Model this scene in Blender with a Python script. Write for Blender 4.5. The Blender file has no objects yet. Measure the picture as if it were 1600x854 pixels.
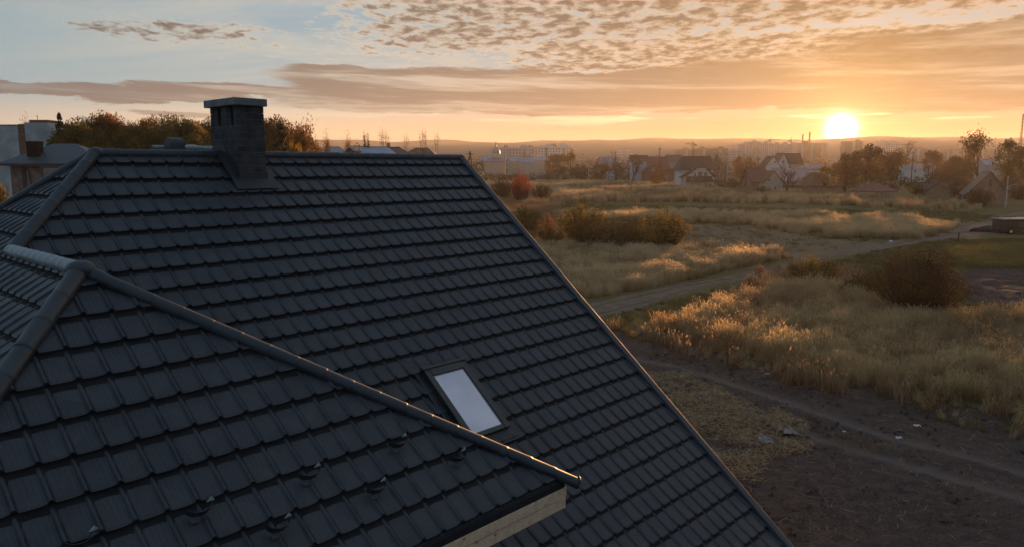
import bpy, bmesh, math, random
import numpy as np
from math import sin, cos, tan, atan, atan2, radians, degrees, pi, sqrt, hypot, exp
from mathutils import Vector, Matrix

rng = np.random.default_rng(7)
random.seed(7)
scene = bpy.context.scene
COL = scene.collection

# ------------------------------------------------------------------ camera
CAM_H = 9.5
FPX, CX, CY = 1169.0, 800.0, 427.0        # focal length and centre in photo pixels
PITCH = radians(8.02)
cam_d = bpy.data.cameras.new('camera')
cam_d.sensor_width = 36.0
cam_d.lens = 36.0 * FPX / 1600.0
cam_d.clip_start = 0.1
cam_d.clip_end = 30000.0
cam = bpy.data.objects.new('camera', cam_d)
COL.objects.link(cam)
cam.location = (0, 0, CAM_H)
cam.rotation_euler = (radians(90) - PITCH, 0, 0)
scene.camera = cam

# ------------------------------------------------------------------ sun and exposure
SUN_AZ, SUN_EL = radians(23.4), radians(2.6)
SUN_DIR = Vector((sin(SUN_AZ) * cos(SUN_EL), cos(SUN_AZ) * cos(SUN_EL), sin(SUN_EL)))
sun_d = bpy.data.lights.new('sun', 'SUN')
sun_d.energy = 5.0
sun_d.angle = radians(0.6)
sun_d.color = (1.0, 0.50, 0.20)
sun = bpy.data.objects.new('sun', sun_d)
COL.objects.link(sun)
sun.rotation_euler = SUN_DIR.to_track_quat('Z', 'Y').to_euler()
scene.view_settings.view_transform = 'Standard'
scene.view_settings.look = 'None'
scene.view_settings.exposure = 1.35
scene.view_settings.gamma = 1.0
scene.view_settings.use_curve_mapping = False
scene.render.engine = 'CYCLES'
cy = scene.cycles
cy.use_denoising = True
cy.max_bounces = 6
cy.diffuse_bounces = 3
cy.glossy_bounces = 3
cy.transmission_bounces = 4
cy.transparent_max_bounces = 8
cy.volume_bounces = 1
cy.sample_clamp_indirect = 4.0


# ------------------------------------------------------------------ node expressions
class X:
    """small wrapper so that node maths can be written as expressions"""
    nt = None

    def __init__(self, s): self.s = s

    @staticmethod
    def _put(sock, v):
        if isinstance(v, X): X.nt.links.new(v.s, sock)
        else: sock.default_value = v

    @staticmethod
    def m(op, a, b=None, c=None, clamp=False):
        n = X.nt.nodes.new('ShaderNodeMath'); n.operation = op; n.use_clamp = clamp
        X._put(n.inputs[0], a)
        if b is not None: X._put(n.inputs[1], b)
        if c is not None: X._put(n.inputs[2], c)
        return X(n.outputs[0])

    def __add__(s, o): return X.m('ADD', s, o)
    __radd__ = __add__
    def __sub__(s, o): return X.m('SUBTRACT', s, o)
    def __rsub__(s, o): return X.m('SUBTRACT', o, s)
    def __mul__(s, o): return X.m('MULTIPLY', s, o)
    __rmul__ = __mul__
    def __truediv__(s, o): return X.m('DIVIDE', s, o)
    def __rtruediv__(s, o): return X.m('DIVIDE', o, s)
    def __pow__(s, o): return X.m('POWER', s, o)


def nstep(x, a, b, lo=0.0, hi=1.0):
    n = X.nt.nodes.new('ShaderNodeMapRange'); n.interpolation_type = 'SMOOTHSTEP'
    X._put(n.inputs[0], x)
    X._put(n.inputs[1], a); X._put(n.inputs[2], b); X._put(n.inputs[3], lo); X._put(n.inputs[4], hi)
    return X(n.outputs[0])


def ncomb(x, y, z):
    n = X.nt.nodes.new('ShaderNodeCombineXYZ')
    for i, v in enumerate((x, y, z)): X._put(n.inputs[i], v)
    return X(n.outputs[0])


def nsep(v):
    n = X.nt.nodes.new('ShaderNodeSeparateXYZ'); X._put(n.inputs[0], v)
    return [X(o) for o in n.outputs]


def nnoise(vec, scale, detail=4, rough=0.55, dist=0.0):
    n = X.nt.nodes.new('ShaderNodeTexNoise'); n.noise_dimensions = '3D'
    if vec is not None: X._put(n.inputs['Vector'], vec)
    n.inputs['Scale'].default_value = scale
    n.inputs['Detail'].default_value = detail
    n.inputs['Roughness'].default_value = rough
    n.inputs['Distortion'].default_value = dist
    return X(n.outputs['Fac'])


def nmix(f, a, b, mode='MIX'):
    n = X.nt.nodes.new('ShaderNodeMix'); n.data_type = 'RGBA'; n.blend_type = mode
    X._put(n.inputs[0], f)
    for s, v in ((n.inputs[6], a), (n.inputs[7], b)):
        if isinstance(v, X): X.nt.links.new(v.s, s)
        else: s.default_value = (*v, 1.0)
    return X(n.outputs[2])


def nramp(x, stops):
    n = X.nt.nodes.new('ShaderNodeValToRGB')
    X._put(n.inputs[0], x)
    cr = n.color_ramp
    while len(cr.elements) < len(stops): cr.elements.new(0.5)
    for e, (p, c) in zip(cr.elements, stops):
        e.position = p; e.color = (*c, 1.0)
    return X(n.outputs[0])


def nscale(col, f):
    n = X.nt.nodes.new('ShaderNodeVectorMath'); n.operation = 'SCALE'
    X._put(n.inputs[0], col); X._put(n.inputs['Scale'], f)
    return X(n.outputs[0])


def nvadd(a, b):
    n = X.nt.nodes.new('ShaderNodeVectorMath'); n.operation = 'ADD'
    X._put(n.inputs[0], a); X._put(n.inputs[1], b)
    return X(n.outputs[0])


# ------------------------------------------------------------------ world: sunset sky with cloud decks
world = bpy.data.worlds.new('World')
scene.world = world
world.use_nodes = True
nt = world.node_tree
nt.nodes.clear()
X.nt = nt
tc = nt.nodes.new('ShaderNodeTexCoord')
D = X(tc.outputs['Generated'])
dx, dy, dz = nsep(D)
sky = nt.nodes.new('ShaderNodeTexSky')
sky.sky_type = 'NISHITA'
sky.sun_disc = False
sky.sun_elevation = SUN_EL
sky.sun_rotation = SUN_AZ
sky.altitude = 200
sky.air_density = 1.2
sky.dust_density = 1.6
sky.ozone_density = 1.5
el = X.m('MAXIMUM', dz, 0.0)
n = nt.nodes.new('ShaderNodeVectorMath'); n.operation = 'DOT_PRODUCT'
nt.links.new(D.s, n.inputs[0]); n.inputs[1].default_value = SUN_DIR
sdot = X(n.outputs['Value'])
ang = X.m('ARCCOSINE', X.m('MINIMUM', sdot, 0.99999))       # angle from the sun, radians
az = X.m('ARCTAN2', dx, dy)
# cloud decks are planes seen in perspective
den = el + 0.085
px, py = dx / den, dy / den
deck = ncomb(px, py, 0.0)
deck_hi = ncomb(px * 1.0 + 3.1, py * 1.25 + 7.7, 2.0)
# scattered light in the thin veil and the lit cloud: brighter and warmer toward the sun
lit = nramp(ang / 1.6, [(0.0, (0.62, 0.39, 0.20)), (0.10, (0.57, 0.415, 0.265)), (0.26, (0.62, 0.51, 0.385)),
                        (0.42, (0.56, 0.53, 0.44)), (0.62, (0.32, 0.39, 0.40)), (1.0, (0.22, 0.30, 0.37))])
shade = nramp(ang / 1.6, [(0.0, (0.42, 0.235, 0.10)), (0.12, (0.36, 0.240, 0.145)), (0.28, (0.31, 0.235, 0.18)),
                          (0.46, (0.27, 0.225, 0.20)), (0.65, (0.20, 0.195, 0.20)), (1.0, (0.16, 0.19, 0.23))])
low = nramp(ang / 1.6, [(0.0, (0.40, 0.195, 0.065)), (0.14, (0.46, 0.26, 0.12)), (0.30, (0.62, 0.39, 0.225)),
                        (0.50, (0.70, 0.53, 0.34)), (0.72, (0.45, 0.42, 0.38)), (1.0, (0.30, 0.34, 0.40))])
base = nscale(X(sky.outputs[0]), 0.10)
blue = nramp(el, [(0.0, (0.33, 0.43, 0.45)), (0.12, (0.24, 0.41, 0.50)), (0.4, (0.20, 0.34, 0.49)), (1.0, (0.11, 0.22, 0.40))])
base = nmix(0.80, base, blue)
# thin milky veil, thicker low down
veil_n = nnoise(ncomb(px * 0.5 + 1.3, py * 0.9, 5.0), 1.1, 5, 0.6, 0.6)
veil_a = nstep(veil_n, 0.34, 0.70, 0.06, 0.82)
veil = X.m('MAXIMUM', veil_a, nstep(el, 0.02, 0.13, 1.0, 0.0))
col = nmix(veil, base, lit)
col = nmix(nstep(el, 0.03, 0.10, 1.0, 0.0), col, low)
# cloud decks: cellular altocumulus bands above long smooth sheets and bars
warp = (nnoise(ncomb(az * 5.0, el * 26.0, 9.0), 1.0, 7, 0.66) - 0.5) * 0.055
ew = el + warp


def deck_band(centre, half, soft):
    return nstep(X.m('ABSOLUTE', ew - centre), half, half + soft, 1.0, 0.0)


mx = lambda a, b: X.m('MAXIMUM', a, b)
band1 = deck_band(0.190 + 0.05 * az, 0.026, 0.034) * nstep(az, -0.32, -0.12)
band2 = deck_band(0.139 + 0.012 * az, 0.010, 0.024) * nstep(az, -0.07, 0.05)
bandl = deck_band(0.160, 0.003, 0.017) * nstep(X.m('ABSOLUTE', az + 0.42), 0.05, 0.17, 1.0, 0.0)
bandh = deck_band(0.34, 0.03, 0.06) * nstep(nnoise(ncomb(az * 1.2, 0.0, 2.0), 1.0, 2), 0.4, 0.6)
bands = mx(mx(band1, band2), mx(bandl, bandh))
cells = nnoise(ncomb(px * 1.0 + 3.1, py * 0.8 + 7.7, 2.0), 11.0, 6, 0.60, 0.2)
alto_d = cells + bands * 0.30
alto = nstep(alto_d, 0.60, 0.80)
alto_core = nstep(alto_d, 0.66, 0.92)
col = nmix(alto * 0.95, col, nmix(alto_core, nscale(lit, 1.06), nscale(shade, 0.50)))
streak = nnoise(ncomb(az * 3.0, el * 46.0 + az * 1.4, 3.0), 1.3, 5, 0.6, 0.3)
sheet = deck_band(0.099, 0.022, 0.016) * nstep(az, -0.37, -0.24)
sheet_r = deck_band(0.108, 0.036, 0.030) * nstep(az, 0.26, 0.46)
bar = deck_band(0.087, 0.005, 0.009) * nstep(az, -0.20, -0.31)
sheet = mx(mx(sheet, sheet_r), bar)
strat = nstep(streak * 0.75 + sheet * 0.45, 0.56, 0.74)
thin = nstep(streak, 0.58, 0.66) * nstep(X.m('ABSOLUTE', el - 0.066), 0.008, 0.022, 1.0, 0.0)
sheet_col = nmix(nstep(streak, 0.47, 0.66), nscale(shade, 0.58), nscale(lit, 0.80))
col = nmix(strat * nstep(el, 0.035, 0.055, 0.0, 0.90), col, sheet_col)
col = nmix(thin * 0.8, col, nscale(shade, 0.85))
glint = nstep(nnoise(ncomb(az * 4.0, el * 90.0, 6.0), 1.2, 4, 0.55), 0.52, 0.62) * nstep(X.m('ABSOLUTE', el - 0.064), 0.003, 0.014, 1.0, 0.0)
col = nvadd(col, nscale(ncomb(1.0, 0.72, 0.36), glint * X.m('EXPONENT', ang / -0.22) * 1.3))
# far haze bank above the hills
bank = nstep(el + 0.010 * nnoise(ncomb(az * 4.0, 0.0, 1.0), 2.0, 4), 0.040, 0.047, 1.0, 0.0)
col = nmix(bank * 0.40, col, nscale(shade, 1.15))
# sun and its aureole in the sky
g1 = X.m('EXPONENT', (ang / 0.0125) ** 2.0 * -1.0)
g2 = X.m('EXPONENT', ang / -0.045)
g3 = X.m('EXPONENT', ang / -0.15)
glow = nvadd(nscale(ncomb(1.0, 0.93, 0.78), g1 * 6.0), nvadd(nscale(ncomb(1.0, 0.58, 0.18), g2 * 0.85), nscale(ncomb(1.0, 0.50, 0.12), g3 * 0.03)))
col = nvadd(col, glow)
# below the horizon: dull ground colour
col = nmix(nstep(dz, -0.02, 0.0, 1.0, 0.0), col, (0.10, 0.085, 0.07))
bg = nt.nodes.new('ShaderNodeBackground')
nt.links.new(col.s, bg.inputs['Color'])
bg.inputs['Strength'].default_value = 0.43
wo = nt.nodes.new('ShaderNodeOutputWorld')
nt.links.new(bg.outputs[0], wo.inputs['Surface'])


# ------------------------------------------------------------------ pixels -> directions, ground height
def ray(px, py):
    x = (px - CX) / FPX
    z = -(py - CY) / FPX
    return np.array([x, cos(PITCH) + z * sin(PITCH), -sin(PITCH) + z * cos(PITCH)])


def sstep(x, a, b):
    t = np.clip((np.asarray(x, float) - a) / (b - a), 0, 1)
    return t * t * (3 - 2 * t)


def gh(x, y):
    """the field rises very gently away from the house"""
    return 2.6 * sstep(y, 55, 290)


def gp(px, py):
    """ground point seen at a photo pixel"""
    d = ray(px, py)
    z = 0.0
    for _ in range(30):
        t = (z - CAM_H) / d[2]
        p = d * t
        z = float(gh(p[0], p[1]))
    return Vector((p[0], p[1], z))


def at(px, py, depth):
    """point on the ray at a forward distance"""
    d = ray(px, py)
    t = depth / d[1]
    return Vector((d[0] * t, depth, CAM_H + d[2] * t))


def project(p):
    x, y, z = p[0], p[1], p[2] - CAM_H
    f = y * cos(PITCH) - z * sin(PITCH)
    u = y * sin(PITCH) + z * cos(PITCH)
    return (CX + FPX * x / f, CY - FPX * u / f, f)


# ------------------------------------------------------------------ materials
def new_mat(name):
    m = bpy.data.materials.new(name)
    m.use_nodes = True
    X.nt = m.node_tree
    b = m.node_tree.nodes['Principled BSDF']
    return m, b


def geo_pos():
    n = X.nt.nodes.new('ShaderNodeNewGeometry')
    return X(n.outputs['Position'])


def bump(bsdf, h, strength=0.3, dist=0.02):
    n = X.nt.nodes.new('ShaderNodeBump')
    n.inputs['Strength'].default_value = strength
    n.inputs['Distance'].default_value = dist
    X.nt.links.new(h.s, n.inputs['Height'])
    X.nt.links.new(n.outputs[0], bsdf.inputs['Normal'])


def noisy(name, c, rough=0.8, var=0.25, scale=6.0, bumpd=0.0, spec=0.3, metal=0.0, c2=None, detail=4):
    """plain surface whose colour drifts with a world-space noise"""
    m, b = new_mat(name)
    p = geo_pos()
    f = nnoise(p, scale, detail, 0.6)
    lo = c2 if c2 else tuple(v * (1 - var) for v in c)
    hi = c if c2 else tuple(v * (1 + var) for v in c)
    col = nmix(nstep(f, 0.32, 0.68), lo, hi)
    X.nt.links.new(col.s, b.inputs['Base Color'])
    b.inputs['Roughness'].default_value = rough
    b.inputs['Specular IOR Level'].default_value = spec
    b.inputs['Metallic'].default_value = metal
    if bumpd: bump(b, f, 0.6, bumpd)
    return m


def leafmat(name, cols, scale=0.6, trans=0.45, rough=0.7):
    """foliage: colour patches by position, light passing through"""
    m, b = new_mat(name)
    nt = m.node_tree
    p = geo_pos()
    f = nnoise(p, scale, 3, 0.7)
    g = nnoise(p, scale * 7, 2, 0.6)
    v = nstep(f * 0.6 + g * 0.4, 0.36, 0.64)
    n = len(cols)
    col = nramp(v, [(i / max(1, n - 1), c) for i, c in enumerate(cols)])
    X.nt.links.new(col.s, b.inputs['Base Color'])
    b.inputs['Roughness'].default_value = rough
    b.inputs['Specular IOR Level'].default_value = 0.15
    tr = nt.nodes.new('ShaderNodeBsdfTranslucent')
    X.nt.links.new(col.s, tr.inputs['Color'])
    mx = nt.nodes.new('ShaderNodeMixShader')
    mx.inputs[0].default_value = trans
    nt.links.new(b.outputs[0], mx.inputs[1]); nt.links.new(tr.outputs[0], mx.inputs[2])
    nt.links.new(mx.outputs[0], nt.nodes['Material Output'].inputs['Surface'])
    return m


def grassmat(name, cols, trans=0.5):
    """dry grass: each tuft (instance) its own tint, paler towards the seed heads by its own z"""
    m, b = new_mat(name)
    nt = m.node_tree
    oi = nt.nodes.new('ShaderNodeObjectInfo')
    p = geo_pos()
    big = nnoise(p, 0.09, 3, 0.6)
    v = X(oi.outputs['Random']) * 0.45 + nstep(big, 0.3, 0.7) * 0.55
    n = len(cols)
    col = nramp(v, [(i / max(1, n - 1), c) for i, c in enumerate(cols)])
    at_ = nt.nodes.new('ShaderNodeAttribute'); at_.attribute_type = 'GEOMETRY'; at_.attribute_name = 'tip'
    tip = X(at_.outputs['Fac'])
    col = nmix(tip * 0.55, col, tuple(min(1, c * 1.25 + 0.05) for c in cols[-1]))
    X.nt.links.new(col.s, b.inputs['Base Color'])
    b.inputs['Roughness'].default_value = 0.75
    b.inputs['Specular IOR Level'].default_value = 0.15
    tr = nt.nodes.new('ShaderNodeBsdfTranslucent')
    X.nt.links.new(col.s, tr.inputs['Color'])
    mx = nt.nodes.new('ShaderNodeMixShader'); mx.inputs[0].default_value = trans
    nt.links.new(b.outputs[0], mx.inputs[1]); nt.links.new(tr.outputs[0], mx.inputs[2])
    nt.links.new(mx.outputs[0], nt.nodes['Material Output'].inputs['Surface'])
    return m


def tile_mat():
    m, b = new_mat('roof_tile_coating')
    nt = m.node_tree
    uv = nt.nodes.new('ShaderNodeUVMap'); uv.uv_map = 'UVMap'
    u, v, _ = nsep(X(uv.outputs[0]))
    p = geo_pos()
    f1 = nnoise(p, 1.1, 3, 0.6)
    f2 = nnoise(p, 90, 2, 0.5)
    streak = nnoise(ncomb(u * 46.0, v * 1.2, nnoise(p, 4.0, 0) * 30.0), 1.0, 3, 0.6)
    k = nstep(f1, 0.3, 0.7) * 0.40 + nstep(streak, 0.3, 0.75) * 0.42 + f2 * 0.25
    vo = nt.nodes.new('ShaderNodeTexVoronoi'); vo.inputs['Scale'].default_value = 4.2
    X._put(vo.inputs['Vector'], p)
    tone = nsep(X(vo.outputs['Color']))[0]
    k = k * 0.75 + tone * 0.30
    col = nmix(k, (0.014, 0.0155, 0.022), (0.056, 0.055, 0.064))
    # specks of grit and dust
    dust = nstep(nnoise(p, 38, 2, 0.5), 0.69, 0.74)
    col = nmix(dust * 0.18, col, (0.22, 0.20, 0.18))
    X.nt.links.new(col.s, b.inputs['Base Color'])
    X.nt.links.new(nstep(f1 + f2 * 0.3, 0.4, 0.9, 0.42, 0.60).s, b.inputs['Roughness'])
    b.inputs['Specular IOR Level'].default_value = 0.36
    # four pressed grooves down each tile
    gr = X.m('PINGPONG', u * 6.0 + 0.5, 0.5)
    inpan = nstep(u, 0.22, 0.26) * nstep(u, 0.95, 0.90)
    h = nstep(gr, 0.0, 0.10) * inpan + (1.0 - inpan) + f2 * 0.25
    bump(b, h, 0.6, 0.005)
    return m


def metal_trim(name, c=(0.035, 0.037, 0.043), rough=0.38):
    m, b = new_mat(name)
    p = geo_pos()
    f = nnoise(p, 3.0, 4, 0.6); g = nnoise(p, 60, 2, 0.5)
    col = nmix(nstep(f, 0.3, 0.7), c, tuple(v * 1.8 + 0.004 for v in c))
    dust = nstep(g, 0.62, 0.8)
    col = nmix(dust * 0.25, col, (0.16, 0.15, 0.14))
    X.nt.links.new(col.s, b.inputs['Base Color'])
    X.nt.links.new(nstep(f, 0.3, 0.7, rough, rough + 0.18).s, b.inputs['Roughness'])
    b.inputs['Specular IOR Level'].default_value = 0.5
    bump(b, f * 0.7 + g * 0.1, 0.25, 0.01)
    return m


def wood_mat():
    m, b = new_mat('raw_pine_board')
    nt = m.node_tree
    tcn = nt.nodes.new('ShaderNodeTexCoord')
    x, y, z = nsep(X(tcn.outputs['Object']))
    g = nnoise(ncomb(x * 1.6, y * 20.0, z * 26.0), 1.0, 4, 0.6, 0.8)
    col = nramp(g, [(0.25, (0.42, 0.27, 0.16)), (0.5, (0.60, 0.42, 0.28)), (0.8, (0.70, 0.53, 0.38))])
    # knots
    vo = nt.nodes.new('ShaderNodeTexVoronoi'); vo.inputs['Scale'].default_value = 1.0
    X._put(vo.inputs['Vector'], ncomb(x * 2.1, y * 6.0, z * 6.0))
    kn = nstep(X(vo.outputs['Distance']), 0.06, 0.14, 1.0, 0.0)
    col = nmix(kn * 0.75, col, (0.10, 0.045, 0.02))
    X.nt.links.new(col.s, b.inputs['Base Color'])
    b.inputs['Roughness'].default_value = 0.75
    bump(b, g, 0.3, 0.004)
    return m


M = {}
M['tile'] = tile_mat()
M['cap'] = metal_trim('ridge_cap_metal', (0.014, 0.016, 0.021), 0.42)
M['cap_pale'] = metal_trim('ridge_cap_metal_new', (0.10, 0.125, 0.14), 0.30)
M['trim'] = metal_trim('verge_metal', (0.026, 0.027, 0.034), 0.60)
M['flash'] = metal_trim('lead_flashing', (0.013, 0.014, 0.018), 0.45)
M['deck'] = noisy('roof_underlay', (0.012, 0.012, 0.014), 0.9)
M['wood'] = wood_mat()
M['brick_grey'] = noisy('grey_facing_brick', (0.042, 0.042, 0.046), 0.8, 0.45, 6.0, 0.003)
M['mortar'] = noisy('pale_mortar', (0.17, 0.17, 0.175), 0.95, 0.2, 20)
M['concrete_cap'] = noisy('cast_chimney_cap', (0.17, 0.175, 0.18), 0.85, 0.25, 5.0, 0.004)
M['black'] = noisy('matte_black', (0.006, 0.006, 0.006), 0.9)  # plain black; also paints the shade in flue slots and vent opening
M['frame'] = metal_trim('window_cladding', (0.018, 0.017, 0.018), 0.35)
M['galv'] = noisy('galvanised_bracket', (0.40, 0.52, 0.47), 0.45, 0.2, 30, 0, 0.5, 0.0)
M['render_wall'] = noisy('grey_block_wall', (0.30, 0.28, 0.26), 0.9, 0.15, 3.0, 0.004)


def glass_mat(name, c=(0.55, 0.55, 0.60), rough=0.06):
    m, b = new_mat(name)
    p = geo_pos()
    f = nnoise(p, 2.2, 2, 0.5)
    col = nmix(nstep(f, 0.35, 0.65), tuple(v * 0.9 for v in c), tuple(v * 1.06 for v in c))
    X.nt.links.new(col.s, b.inputs['Base Color'])
    b.inputs['Roughness'].default_value = rough
    b.inputs['Specular IOR Level'].default_value = 1.0
    b.inputs['Coat Weight'].default_value = 1.0
    b.inputs['Coat Roughness'].default_value = 0.02
    return m


M['sky_glass'] = glass_mat('pane_pale_sky_sheen', (0.60, 0.56, 0.64), 0.05)  # pale lilac base stands in for bright sky reflected in the skylight pane
M['sky_glass'].node_tree.nodes['Principled BSDF'].inputs['Metallic'].default_value = 0.5
M['dark_glass'] = glass_mat('dark_pane', (0.02, 0.022, 0.025), 0.08)


# ------------------------------------------------------------------ mesh helpers
def tag(o, label=None, cat=None, group=None, kind=None):
    if label: o['label'] = label
    if cat: o['category'] = cat
    if group: o['group'] = group
    if kind: o['kind'] = kind
    return o


def link(name, me, mat=None, parent=None, mw=None):
    o = bpy.data.objects.new(name, me)
    COL.objects.link(o)
    if mat is not None and me is not None and not me.materials: me.materials.append(mat)
    if parent is not None: o.parent = parent
    if mw is not None: o.matrix_basis = mw
    return o


def empty(name, loc, rz=0.0):
    o = bpy.data.objects.new(name, None)
    COL.objects.link(o)
    o.location = loc
    o.rotation_euler = (0, 0, rz)
    o.empty_display_size = 0.3
    return o


def np_mesh(name, V, F, smooth=False):
    """mesh from arrays: V (n,3), F (m,k) or list of such"""
    me = bpy.data.meshes.new(name)
    Fs = F if isinstance(F, list) else [F]
    Fs = [np.asarray(f, np.int32) for f in Fs if len(f)]
    V = np.asarray(V, np.float32)
    me.vertices.add(len(V)); me.vertices.foreach_set('co', V.ravel())
    nl = sum(f.size for f in Fs); npoly = sum(len(f) for f in Fs)
    me.loops.add(nl); me.loops.foreach_set('vertex_index', np.concatenate([f.ravel() for f in Fs]))
    me.polygons.add(npoly)
    ls = []; k = 0
    for f in Fs:
        w = f.shape[1]
        ls.append(np.arange(len(f)) * w + k); k += f.size
    me.polygons.foreach_set('loop_start', np.concatenate(ls).astype(np.int32))
    if smooth: me.polygons.foreach_set('use_smooth', np.ones(npoly, bool))
    me.update(calc_edges=True)
    return me


class MB:
    """collects boxes, prisms, bars and tubes into one mesh"""

    def __init__(s): s.v = []; s.f = []

    def quad(s, *p):
        k = len(s.v); s.v += [tuple(q) for q in p]; s.f.append(tuple(range(k, k + len(p)))); return s

    def box(s, x0, x1, y0, y1, z0, z1, m=None):
        c = [(x0, y0, z0), (x1, y0, z0), (x1, y1, z0), (x0, y1, z0), (x0, y0, z1), (x1, y0, z1), (x1, y1, z1), (x0, y1, z1)]
        if m is not None: c = [tuple(m @ Vector(p)) for p in c]
        k = len(s.v); s.v += c
        s.f += [tuple(k + i for i in q) for q in ((0, 3, 2, 1), (4, 5, 6, 7), (0, 1, 5, 4), (1, 2, 6, 5), (2, 3, 7, 6), (3, 0, 4, 7))]
        return s

    def prism(s, poly, d):
        """polygon (3D points) pushed along vector d"""
        k = len(s.v); n = len(poly); d = Vector(d)
        s.v += [tuple(p) for p in poly] + [tuple(Vector(p) + d) for p in poly]
        s.f.append(tuple(range(k + n - 1, k - 1, -1))); s.f.append(tuple(range(k + n, k + 2 * n)))
        for i in range(n):
            j = (i + 1) % n
            s.f.append((k + i, k + j, k + n + j, k + n + i))
        return s

    def tube(s, pts, rad, sides=6, cap=True):
        pts = [Vector(p) for p in pts]
        if not isinstance(rad, (list, tuple)): rad = [rad] * len(pts)
        k = len(s.v)
        for i, p in enumerate(pts):
            t = (pts[min(i + 1, len(pts) - 1)] - pts[max(i - 1, 0)])
            t = t.normalized() if t.length > 1e-9 else Vector((0, 0, 1))
            a = t.orthogonal().normalized() if i == 0 else (a0 - t * a0.dot(t)).normalized()
            a0 = a; b = t.cross(a)
            for j in range(sides):
                w = 2 * pi * j / sides
                s.v.append(tuple(p + (a * cos(w) + b * sin(w)) * rad[i]))
        for i in range(len(pts) - 1):
            for j in range(sides):
                j2 = (j + 1) % sides
                s.f.append((k + i * sides + j, k + i * sides + j2, k + (i + 1) * sides + j2, k + (i + 1) * sides + j))
        if cap:
            s.f.append(tuple(k + j for j in range(sides))[::-1])
            e = k + (len(pts) - 1) * sides
            s.f.append(tuple(e + j for j in range(sides)))
        return s

    def mesh(s, name, smooth=False):
        me = bpy.data.meshes.new(name)
        me.from_pydata(s.v, [], s.f)
        bm = bmesh.new(); bm.from_mesh(me)
        bmesh.ops.recalc_face_normals(bm, faces=bm.faces)
        bm.to_mesh(me); bm.free()
        if smooth:
            me.polygons.foreach_set('use_smooth', np.ones(len(me.polygons), bool))
        me.update()
        return me

    def build(s, name, mat, parent=None, smooth=False, bevel=0.0):
        o = link(name, s.mesh(name, smooth), mat, parent)
        if bevel:
            b = o.modifiers.new('bevel', 'BEVEL'); b.width = bevel; b.segments = 2; b.limit_method = 'ANGLE'
        return o


# ================================================================== THE HOUSE
ROOF_AZ = radians(43.18)
Uv = Vector((sin(ROOF_AZ), cos(ROOF_AZ), 0))           # along the main ridge, away to the right
Vv = Vector((cos(ROOF_AZ), -sin(ROOF_AZ), 0))          # down the front slope, towards the garden
Zv = Vector((0, 0, 1))


def P(u, v, z):
    """house coordinates (z from the camera's level) -> world"""
    return Uv * u + Vv * v + Zv * (z + CAM_H)


TH = radians(39.295); TT = tan(TH)
K_MAIN = -9.209                                        # main front plane: z = K - TT v
AL = radians(39.886); TA = tan(AL)
K_DORM = -7.429                                        # dormer end plane
V_RIDGE, U_GABLE, U_HIP = -11.54, 10.73, 3.76
Z_RIDGE = K_MAIN - TT * V_RIDGE
DA_U, DA_V = 2.32, -7.767                              # dormer apex
Z_A = K_DORM - TA * DA_V
T_LEFT = (Z_RIDGE - Z_A) / (U_HIP - DA_U)              # left slope contains main hip and dormer ridge
V_J = (K_MAIN - Z_A) / TT                              # dormer ridge meets the main hip
V_EAVE_D = -4.90
Z_EAVE_D = K_DORM - TA * V_EAVE_D
HIP_R = 1.305
U_B = DA_U + HIP_R * (V_EAVE_D - DA_V)
T_RIGHT = (Z_A - Z_EAVE_D) / (U_B - DA_U)
U_L = DA_U - (Z_A - Z_EAVE_D) / T_LEFT
V_C = (K_MAIN - Z_EAVE_D) / TT
V_EAVE_M = -3.1
Z_EAVE_M = K_MAIN - TT * V_EAVE_M
CW, CL = 0.2371, 0.35                                  # tile cover width and course length
LIP = 0.046                                            # height of a course's lower edge

house = empty('house', P(6, -8, -CAM_H))
house.rotation_euler = (0, 0, 0)
tag(house, 'house with dark graphite tiled hip roof, brick chimney, skylight and hipped dormer', 'house')
HINV = Matrix.Translation(-house.location)


def hpart(name, me, mat, parent, mw=None):
    """part of the house given in world coordinates"""
    o = link(name, me, mat, parent)
    o.matrix_basis = (HINV if parent is house else Matrix()) @ (mw if mw is not None else Matrix())
    return o


def mb_part(mb, name, mat, parent, smooth=False, bevel=0.0):
    me = mb.mesh(name, smooth)
    o = hpart(name, me, mat, parent)
    if bevel:
        b = o.modifiers.new('bevel', 'BEVEL'); b.width = bevel; b.segments = 2; b.limit_method = 'ANGLE'
    return o


# ---- roof decks (parts); tiles and trims are their pieces
def slab(mb, pts, t=0.10, lift=-0.045):
    mb.prism([p + Zv * lift for p in pts], (0, 0, -t))


M0, M1 = P(U_HIP, V_RIDGE, Z_RIDGE), P(U_GABLE, V_RIDGE, Z_RIDGE)
Z_LOW = -5.2                                            # eave level of the left slope
U_LL = U_HIP - (Z_RIDGE - Z_LOW) / T_LEFT
mb = MB()
slab(mb, [M0, M1, P(U_GABLE, V_EAVE_M, Z_EAVE_M), P(3.6, V_EAVE_M, Z_EAVE_M), P(3.6, -8.9, K_MAIN + TT * 8.9), P(DA_U, V_J, Z_A)])
V_BACK = 2 * V_RIDGE - V_EAVE_M
slab(mb, [M1, M0, P(U_HIP - 7.0, V_RIDGE - 7.0 * T_LEFT / TT, Z_RIDGE - 7.0 * T_LEFT), P(U_GABLE, V_BACK, Z_EAVE_M)])
main_roof = mb_part(mb, 'main_roof', M['deck'], house)
mb = MB()
A_ = P(DA_U, DA_V, Z_A); J_ = P(DA_U, V_J, Z_A)
B_ = P(U_B, V_EAVE_D, Z_EAVE_D); L_ = P(U_L, V_EAVE_D, Z_EAVE_D)
slab(mb, [A_, B_, L_])
slab(mb, [A_, J_, P(U_B, V_C, Z_EAVE_D), B_])
dormer_roof = mb_part(mb, 'dormer_roof', M['deck'], house)
mb = MB()
drop = 7.0
slab(mb, [M0, J_, A_, L_, P(U_L, V_RIDGE - (U_HIP - U_L) * T_LEFT / TT, Z_EAVE_D)])
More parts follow.
